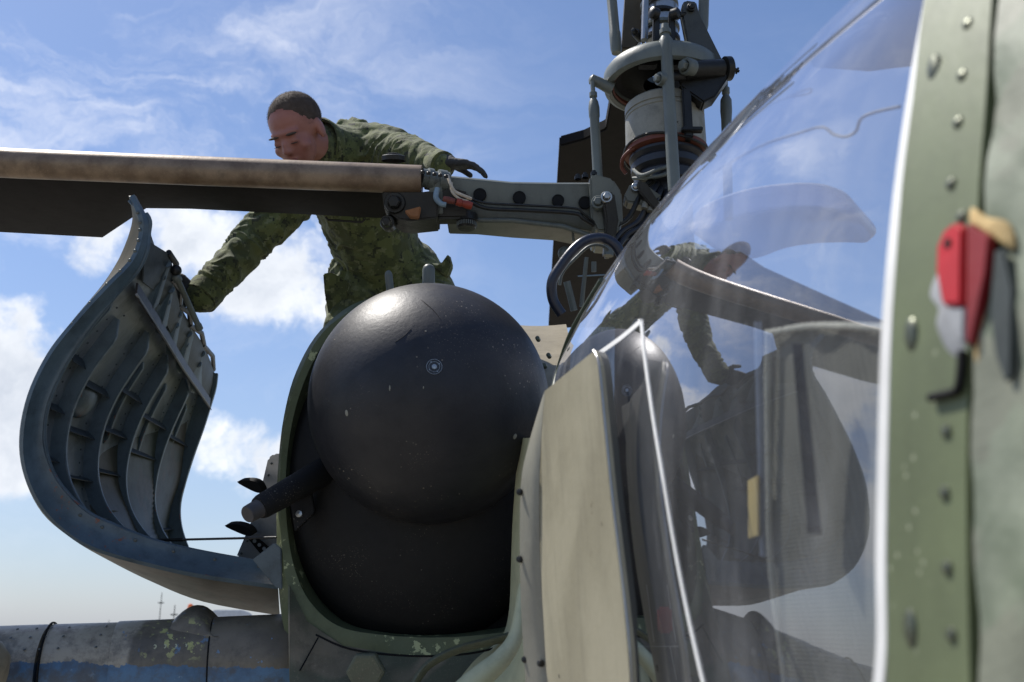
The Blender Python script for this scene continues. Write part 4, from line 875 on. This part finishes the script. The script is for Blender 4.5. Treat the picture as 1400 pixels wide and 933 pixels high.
# navy loop handle and the dark bits behind it
b = MB(); b.tube(smooth_path([P(*p) for p in [(768, 430, 2.55), (756, 410, 2.55), (755, 385, 2.55), (768, 362, 2.56), (786, 340, 2.57), (804, 328, 2.58), (824, 326, 2.6), (840, 334, 2.6), (850, 350, 2.6)]], 6), .0135, 16); b.build('loop_handle', M['navytube'], H, 60)
bb = MB(); bb.tube(smooth_path([P(*p) for p in [(765, 390, 2.62), (770, 372, 2.62), (790, 350, 2.62), (806, 337, 2.62), (822, 336, 2.62), (832, 343, 2.62)]], 5), .004, 8); bb.build('inner_wire', M['rotor'], H, 60)
b = MB(); b.ball(P(773, 347, 2.9), .022, nu=18, nv=12); bs_ = b.build('ball_joint', M['rotor'], hj, 180)
for pts, r_ in [([(773, 347, 2.9), (790, 335, 2.9), (806, 322, 2.9)], .005), ([(782, 300, 2.9), (784, 330, 2.9)], .004), ([(775, 385, 2.8), (785, 425, 2.8)], .010), ([(802, 352, 2.8), (795, 420, 2.8)], .006), ([(790, 378, 2.8), (830, 376, 2.8)], .002), ([(812, 358, 2.75), (812, 372, 2.75)], .007), ([(835, 315, 2.8), (832, 350, 2.78)], .014)]:
    cable(pts + ([] if len(pts) > 2 else []), r_, M['rotor'] if r_ > .003 else M['bluewire'], 'linkage_rod', hj)
# rear rotor blade, pointing away
zr_ = CAMH + 1.78
rp = [PZ(x, y, zr_) for x, y in [(765, 200), (798, 191), (828, 177), (838, 120), (950, 120), (950, 200), (890, 447), (750, 449), (757, 330)]]
b = MB(); b.prism(rp, (0, 0, .045)); b.build('rotor_blade', M['blade'], H, 30, .006)
# fuselage spine under the mast (hidden mostly by the canopy)
b = MB(); gr = []
for i in range(12):
    f = i / 11; y_ = 2.75 + f * 3.4; gr.append([Vector((.52 + math.cos(a) * .38, y_, CAMH + .15 + math.sin(a) * (.46 + .12 * math.sin(f * 3)))) for a in np.linspace(0, math.pi, 16)])
b.sheet(gr, .01); b.build('spine_fairing', M['tan'], H, 60)

# ---------------- boom across the bottom left
def bx_(px, py, d): return P(px, py, d)
ax0, ax1 = P(-900, 955, 2.20), P(-10, 922, 2.36); ax2 = P(410, 905, 2.50); tt = (ax2 - ax1)
RB = .112
def on_ax(px): return P(px, np.interp(px, [-900, -10, 410], [955, 922, 905]), np.interp(px, [-900, -10, 410], [2.20, 2.36, 2.50]))
def boomseg(x0, x1, r0, r1, name, par=None, m_=None):
    bb = MB(); bb.rod(on_ax(x0), on_ax(x1), [(0, r0 * .995), (.01, r0), (.99, r1), (1, r1 * .995)], 56); return bb.build(name, m_ or M['boom'], par or H, 35)
bo = boomseg(-900, 66, RB * .96, RB * .985, 'boom'); boomseg(68, 160, RB * .985, RB * .98, 'boom_section', bo); boomseg(159, 288, RB * 1.005, RB * 1.02, 'boom_section', bo); boomseg(290, 420, RB * 1.03, RB * 1.06, 'boom_section', bo)
for x in (67, 289): 
    bb = MB(); c_ = on_ax(x); t_ = (ax2 - ax1).normalized(); bb.lathe(c_, t_, [(RB * 1.0, -.002), (RB * 1.035, -.001), (RB * 1.035, .002), (RB * 1.0, .003)], 56); bb.build('joint_band', M['black'], bo)
# rounded blister on the boom
b = MB(); c_ = on_ax(270) + Vector((0, 0, RB * .72)); rings = []
for k in range(13):
    f = k / 12; x_ = -.05 + .12 * f; h_ = .075 * math.sin(math.pi * min(1, .18 + f * .95)) ** .6
    rings.append([c_ + Vector((x_, math.cos(a) * .085, -.01 + math.sin(a) * h_)) for a in np.linspace(-.5, math.pi + .5, 20)])
b.ring_loft(rings); b.build('blister', M['boom'], bo, 60)
b = MB(); b.rod(P(-140, 905, 2.1), P(8, 930, 2.16), [(0, .085), (.6, .085), (.85, .075), (.97, .05), (1, .02)], 40); b.build('end_drum', M['tan'], bo, 50)
rivets([on_ax(x) + Vector((0, -RB * math.cos(a) * 1.01, RB * math.sin(a) * 1.01)) for x in (30, 56, 76, 100, 150) for a in (.5, .8, 1.1)], .0035, lambda p: Vector((0, -.6, .8)), 'boom_rivets', bo)
for x in (228, 241, 255, 268): 
    bb = MB(); q = on_ax(x) + Vector((0, -RB * 1.015 * math.cos(.45), RB * 1.015 * math.sin(.45))); bb.lathe(q, (0, -.9, .43), [(.006, -.001), (.0058, .001), (.003, .0014), (.003, .0004), (.0001, .0004)], 14); bb.build('boom_screw', M['cream'], bo)

# ================================================================== SOLDIER
def voxel(mb, size, smooth=6, fac=.5):
    me = bpy.data.meshes.new('tmp'); me.from_pydata(mb.v, [], mb.f); o = bpy.data.objects.new('tmp', me); COL.objects.link(o)
    m1 = o.modifiers.new('r', 'REMESH'); m1.mode = 'VOXEL'; m1.voxel_size = size
    m2 = o.modifiers.new('s', 'SMOOTH'); m2.iterations = smooth; m2.factor = fac
    dg = bpy.context.evaluated_depsgraph_get(); me2 = bpy.data.meshes.new_from_object(o.evaluated_get(dg))
    bpy.data.objects.remove(o); bpy.data.meshes.remove(me); return me2
def cap(mb, a, c, r0, r1, seg=16, n=5):
    a, c = Vector(a), Vector(c); t = (c - a).normalized(); L = (c - a).length; prof = []
    for k in range(n + 1): q = math.pi / 2 * k / n; prof.append((-math.cos(q) * r0, max(math.sin(q) * r0, 1e-4)))
    for k in range(n + 1): q = math.pi / 2 * k / n; prof.append((L + math.sin(q) * r1, max(math.cos(q) * r1, 1e-4)))
    mb.rod(a, c, [(h / L, r) for h, r in prof], seg)
def finish(me, name, m_, parent, disp=None, **props):
    c = Vector()
    for v in me.vertices: c += v.co
    c /= len(me.vertices)
    if disp:
        nr = [v.normal.copy() for v in me.vertices]
        for v, n_ in zip(me.vertices, nr): v.co += n_ * disp(v.co.copy(), n_)
    for v in me.vertices: v.co -= c
    me.materials.clear(); me.materials.append(m_)
    for p in me.polygons: p.use_smooth = True
    me.name = name; return link(name, me, c, parent, **props)
def folds(segs, amp=.009, fr=26):
    segs = [(Vector(a), Vector(c)) for a, c in segs]
    def f(p, n_):
        best = None
        for a, c in segs:
            t = c - a; L = t.length; t = t / L; s_ = max(0, min(L, (p - a).dot(t))); d = (p - a - t * s_).length
            if best is None or d < best[0]: best = (d, s_, t, a, L)
        d, s_, t, a, L = best
        wv_ = mn.noise(p * 9) * 1.6 + mn.noise(p * 21 + Vector((3, 1, 2))) * .6
        r1_ = 1 - abs(mn.noise(Vector((s_ * fr + wv_ * 1.3, p.x * 5, p.y * 5 + p.z * 4)))) * 2.2
        r2_ = mn.noise(p * 22)
        return amp * (max(r1_, -.4) - .35) + amp * .25 * r2_
    return f
S = {k: P(*v) for k, v in dict(pel=(532, 372, 3.62), wai=(512, 335, 3.56), che=(487, 262, 3.45), nek=(452, 205, 3.28), shL=(420, 250, 3.34), elL=(345, 330, 3.28), wrL=(276, 405, 3.10), haL=(254, 416, 3.04),
     shR=(505, 212, 3.34), elR=(556, 211, 3.18), wrR=(603, 226, 3.02), haR=(625, 232, 2.98), hpL=(492, 378, 3.60), hpR=(560, 372, 3.62), knL=(478, 455, 3.45), knR=(612, 440, 3.50), anL=(500, 640, 3.62), anR=(620, 640, 3.68)).items()}
SO = thing('person', 'soldier in green camouflage and grey gloves leaning over the rotor blade above the turret', 'person', (S['pel'].x, S['pel'].y, CAMH + .37))
HD = P(406, 180, 3.10)
fw = Vector((-.26, -.66, -.70)).normalized(); up = Vector((-.18, -.3, .93)); up = (up - fw * up.dot(fw)).normalized(); rt = fw.cross(up)   # rt: person's right
def hp(x, y, z): return HD + rt * x + fw * y + up * z
RH = Matrix((rt, fw, up)).transposed()
b = MB()
b.ball(hp(0, -.012, .030), 1, (.078, .094, .082), RH); b.ball(hp(0, .035, -.030), 1, (.060, .058, .078), RH); b.ball(hp(0, .055, -.085), 1, (.028, .026, .022), RH)
b.ball(hp(0, .088, -.022), 1, (.0125, .018, .024), RH, 14, 10); b.ball(hp(0, .098, -.034), 1, (.0165, .013, .011), RH, 14, 10)
b.ball(hp(0, .070, .018), 1, (.052, .022, .014), RH, 16, 10)
for s_ in (-1, 1): b.ball(hp(s_ * .031, .078, -.008), 1, (.0145, .0135, .012), RH, 14, 10)
for s_ in (-1, 1): b.ball(hp(s_ * .079, -.008, -.012), 1, (.010, .020, .032), RH, 14, 10); b.ball(hp(s_ * .042, .058, -.034), 1, (.022, .022, .02), RH, 14, 10)
b.ball(hp(0, .086, -.064), 1, (.024, .011, .008), RH, 14, 10)
cap(b, hp(0, -.03, -.05), S['nek'], .056, .062)
cap(b, S['nek'], S['che'], .08, .12); cap(b, S['che'], S['wai'], .12, .11); cap(b, S['wai'], S['pel'], .11, .12)
for sd in 'LR':
    cap(b, S['nek'], S['sh' + sd], .06, .05); cap(b, S['sh' + sd], S['el' + sd], .048, .038); cap(b, S['el' + sd], S['wr' + sd], .036, .026)
    cap(b, S['pel'], S['hp' + sd], .1, .08); cap(b, S['hp' + sd], S['kn' + sd], .078, .052); cap(b, S['kn' + sd], S['an' + sd], .05, .038)
body = finish(voxel(b, .0055, 4), 'body', M['skin'], SO)
b = MB()
for s_ in (-1, 1):
    b = MB(); b.ball(hp(s_ * .031, .0868, .014), 1, (.021, .006, .004), RH, 12, 8); b.build('eyebrow', M['hair'], body, 180)
    b = MB(); b.ball(hp(s_ * .031, .0895, -.014), 1, (.013, .004, .0016), RH, 12, 8); b.build('eyelashes', M['hair'], body, 180)
b = MB(); b.ball(hp(0, .0915, -.064), 1, (.021, .009, .006), RH, 14, 8); b.build('lips', M['lips'], body, 180)
b = MB(); b.ball(hp(0, -.018, .037), 1, (.0815, .094, .083), RH, 28, 20); me = voxel(b, .005, 2)
bm = bmesh.new(); bm.from_mesh(me)
kill = [v for v in bm.verts if ((v.co - HD).dot(fw) > .060 - .35 * max(0, .095 - (v.co - HD).dot(up)) ) or ((v.co - HD).dot(up) < -.015 and (v.co - HD).dot(fw) > -.03) or (v.co - HD).dot(up) < -.04]
bmesh.ops.delete(bm, geom=kill, context='VERTS'); bm.to_mesh(me); bm.free()
finish(me, 'hair', M['hair'], body, lambda p, n_: .0008 * mn.noise(p * 90) - .001)
b = MB(); rh = random.Random(3)
for _ in range(9000):
    a = rh.uniform(0, math.tau); e = rh.uniform(-.25, 1.0); ce = math.sqrt(max(0, 1 - e * e)); v = Vector((ce * math.cos(a) * .0815, -.018 + ce * math.sin(a) * .094, .037 + e * .083))
    if v.y > .064 - .35 * max(0, .095 - v.z) + rh.uniform(-.007, .007) or (v.z < -.012 + rh.uniform(-.012, .012) and v.y > -.03): continue
    n_ = (rt * v.x + fw * v.y + up * v.z).normalized(); p = hp(*v); d = (n_ * .35 + fw * .8 + Vector((rh.uniform(-.2, .2), rh.uniform(-.2, .2), rh.uniform(-.3, .1)))).normalized(); u_, _v = frame(d)
    b.add([p - u_ * .0004, p + u_ * .0004, p + d * rh.uniform(.002, .005)], [(0, 1, 2)])
b.build('hair_strands', M['hair'], body, 0, kind='stuff')
# jacket
b = MB()
cap(b, S['nek'] + Vector((.02, .02, -.01)), S['che'], .098, .155, 24); cap(b, S['che'], S['wai'], .155, .150, 24); cap(b, S['wai'], S['wai'].lerp(S['pel'], .6), .152, .150, 24)
cap(b, S['nek'] + Vector((0, .02, 0)), S['nek'].lerp(HD, .42) + Vector((.0, .02, -.015)), .085, .074, 20)
cap(b, P(515, 330, 3.56), P(545, 345, 3.60), .12, .085, 20)
for sd, rs in (('L', (.088, .066, .056, .052)), ('R', (.088, .062, .050, .040))):
    cap(b, S['nek'], S['sh' + sd], .085, rs[0]); cap(b, S['che'], S['sh' + sd], .12, rs[0]); cap(b, S['sh' + sd], S['el' + sd], rs[0], rs[1]); cap(b, S['el' + sd], S['wr' + sd], rs[1], rs[3])
    t_ = (S['wr' + sd] - S['el' + sd]).normalized(); b.rod(S['wr' + sd] - t_ * .06, S['wr' + sd] + t_ * .012, [(0, rs[3]), (.7, rs[3] * 1.03), (1, rs[3] * .98)], 20)
cap(b, P(478, 186, 3.36), P(540, 200, 3.28), .06, .058)
sg = [(S['nek'], S['che']), (S['che'], S['wai']), (S['shL'], S['elL']), (S['elL'], S['wrL']), (S['shR'], S['elR']), (S['elR'], S['wrR'])]
jk = finish(voxel(b, .0058, 5), 'jacket', M['cloth'], SO, folds(sg, .009, 20))
for sd, rr in (('L', .0545), ('R', .0425)):
    t_ = (S['wr' + sd] - S['el' + sd]).normalized(); b = MB(); b.rod(S['wr' + sd] - t_ * .035, S['wr' + sd] + t_ * .014, [(0, rr * .98), (.05, rr * 1.06), (.95, rr * 1.05), (1, rr * .9)], 24); b.build('cuff', M['cloth'], jk, 60)
b = MB(); c_ = S['nek'].lerp(HD, .36); t_ = (HD - S['nek']).normalized(); u_, v_ = frame(t_)
b.ring_loft([[c_ + t_ * (h_ + .006 * math.sin(a * 2)) + (u_ * math.cos(a) + v_ * math.sin(a)) * r_ for a in (k * math.tau / 28 for k in range(28))] for r_, h_ in ((.082, -.035), (.083, .012), (.078, .016), (.074, .010), (.074, -.03))], caps=False); b.build('collar', M['cloth'], jk, 60)
# trousers
b = MB(); cap(b, S['wai'].lerp(S['pel'], .4), S['pel'], .145, .16, 24)
for sd, k_ in (('L', -1), ('R', 1)):
    cap(b, S['pel'], S['hp' + sd], .142, .112, 24); cap(b, S['hp' + sd], S['kn' + sd], .112, .088, 24); cap(b, S['kn' + sd], S['an' + sd], .086, .062, 20)
sg = [(S['hpL'], S['knL']), (S['knL'], S['anL']), (S['hpR'], S['knR']), (S['knR'], S['anR'])]
tr = finish(voxel(b, .0065, 5), 'trousers', M['cloth'], SO, folds(sg, .010, 16))
for pts, d in (([(441, 374), (452, 372), (476, 385), (470, 425), (449, 433), (443, 400)], 3.42), ([(592, 366), (604, 358), (612, 347), (616, 362), (610, 378)], 3.50)):
    b = MB(); b.prism([P(x, y, d) for x, y in pts], (.01, .03, 0)); b.build('pocket', M['cloth'], tr, 40, .004)
for sd in 'LR':
    b = MB(); cap(b, S['an' + sd] + Vector((0, .02, .02)), S['an' + sd] + Vector((0, .02, -.05)), .06, .06); q = S['an' + sd]; z0 = CAMH + .37
    b.ball(Vector((q.x, q.y - .05, z0 + .045)), 1, (.052, .13, .045)); cap(b, Vector((q.x, q.y + .02, q.z)), Vector((q.x, q.y + .03, z0 + .06)), .058, .055)
    b.box(Vector((q.x, q.y - .05, z0 + .012)), (.045, 0, 0), (0, .125, 0), (0, 0, .012)); finish(voxel(b, .007, 3), 'boot', M['rubber'], SO)
# gloves: palm, four fingers, thumb
def glove(w, palm_dir, side, nrm_, curl, sc=1.0, spread=.12):
    w = Vector(w); f = Vector(palm_dir).normalized(); s_ = Vector(side); s_ = (s_ - f * s_.dot(f)).normalized(); n_ = f.cross(s_).normalized()
    if n_.dot(Vector(nrm_)) < 0: n_ = -n_
    bb = MB(); cap(bb, w - f * .03 * sc, w + f * .02 * sc, .030 * sc, .030 * sc)
    for k, (off, L) in enumerate(((-.030, .070), (-.010, .080), (.010, .076), (.029, .062))):
        base = w + f * .085 * sc + s_ * off * sc; cap(bb, w + s_ * off * .6 * sc + f * .02 * sc, base, .019 * sc, .0125 * sc, 12)
        d = (f + s_ * off * spread * 20 * .05).normalized(); p = base; ang = 0
        for j, fr_ in enumerate((.45, .32, .26)):
            ang += curl * (1.0 if j else .7); dd = (d * math.cos(ang) - n_ * math.sin(ang)); q = p + dd * L * fr_ * sc
            cap(bb, p, q, (.0112 - j * .0012) * sc, (.0102 - j * .0014) * sc, 10, 4); p = q
    p = w + f * .03 * sc - s_ * .030 * sc; q = p + (f * .7 - s_ * .75 - n_ * .25).normalized() * .040 * sc; cap(bb, p, q, .015 * sc, .012 * sc, 12); r_ = q + (f * .9 - s_ * .25 - n_ * .5).normalized() * .036 * sc; cap(bb, q, r_, .0118 * sc, .0095 * sc, 12)
    return finish(voxel(bb, .0032, 3), 'glove', M['glove'], SO, lambda p_, n2: .0012 * mn.noise(p_ * 120))
glove(S['wrR'] + Vector((.008, -.01, .002)), (.95, -.10, -.10), (.1, -.9, -.25), (0, .1, 1), .34, .86)
glove(S['wrL'] + Vector((-.004, -.01, -.004)), (-.93, -.35, -.05), (-.1, .25, -.95), (-.4, -.85, .2), .75, .95)

# ================================================================== FAR FIELD
def far(px, d, z): r = ray(px, 858); return Vector((r.x * d / r.y, d, z))
D = 42.
T = thing('truck', 'distant white airfield truck with an orange roof beacon beyond the boom', 'truck', far(292, D, 0))
b = MB(); c0 = far(258, D, 0)
b.ring_loft([[far(x, D + dy, z) for x, z in [(238, .9), (238, 1.9), (243, 2.45), (250, 2.75), (262, 2.9), (276, 2.9), (282, 2.7), (282, .9)]] for dy in (0, 1.9)]); cabt = b.build('cab', M['truckwhite'], T, 30, .04)
b = MB(); b.prism([far(x, D - .03, z) for x, z in [(246, 2.0), (248, 2.45), (262, 2.5), (262, 2.0)]], (0, .02, 0)); b.build('side_window', M['truckglass'], cabt)
b = MB(); b.ring_loft([[far(x, D + dy, z) for x, z in [(284, .8), (284, 2.6), (290, 2.85), (330, 2.85), (342, 2.72), (346, 2.5), (346, .8)]] for dy in (0, 2.0)]); b.build('body_box', M['truckwhite'], T, 30, .04)
b = MB(); b.lathe(far(258, D + .9, 2.88), (0, 0, 1), [(.12, 0), (.12, .1), (.09, .2), (.0001, .24)], 16); b.build('roof_beacon', M['orange'], cabt)
for x in (250, 300, 332):
    b = MB(); q = far(x, D - .05, .45); b.lathe(q, (0, 1, 0), [(.01, -.02), (.25, -.02), (.45, 0), (.45, .28), (.01, .28)], 24); b.build('wheel', M['rubber'], T)
b = MB(); b.box(far(292, D + 1, .75), (1.5, 0, 0), (0, .8, 0), (0, 0, .12)); b.build('chassis', M['rotordark'], T)
for px_, h_, d_, lb in ((217, 4.1, 60., 'thin grey antenna mast far off, left of the white truck'), (236.5, 3.2, 50., 'short pole with a crosspiece just left of the white truck cab'), (148, 2.75, 90., 'low dark marker post on the horizon above the tan boom end')):
    b = MB(); q = far(px_, d_, 0); b.tube([q, q + Vector((0, 0, h_))], [.035, .02], 8); o = b.build('antenna_mast', M['rotordark']); o['label'] = lb; o['category'] = 'mast'
    b = MB(); b.box(q + Vector((0, 0, h_ * .86)), (.16, 0, 0), (0, .03, 0), (0, 0, .03)); b.build('crosspiece', M['rotordark'], o)
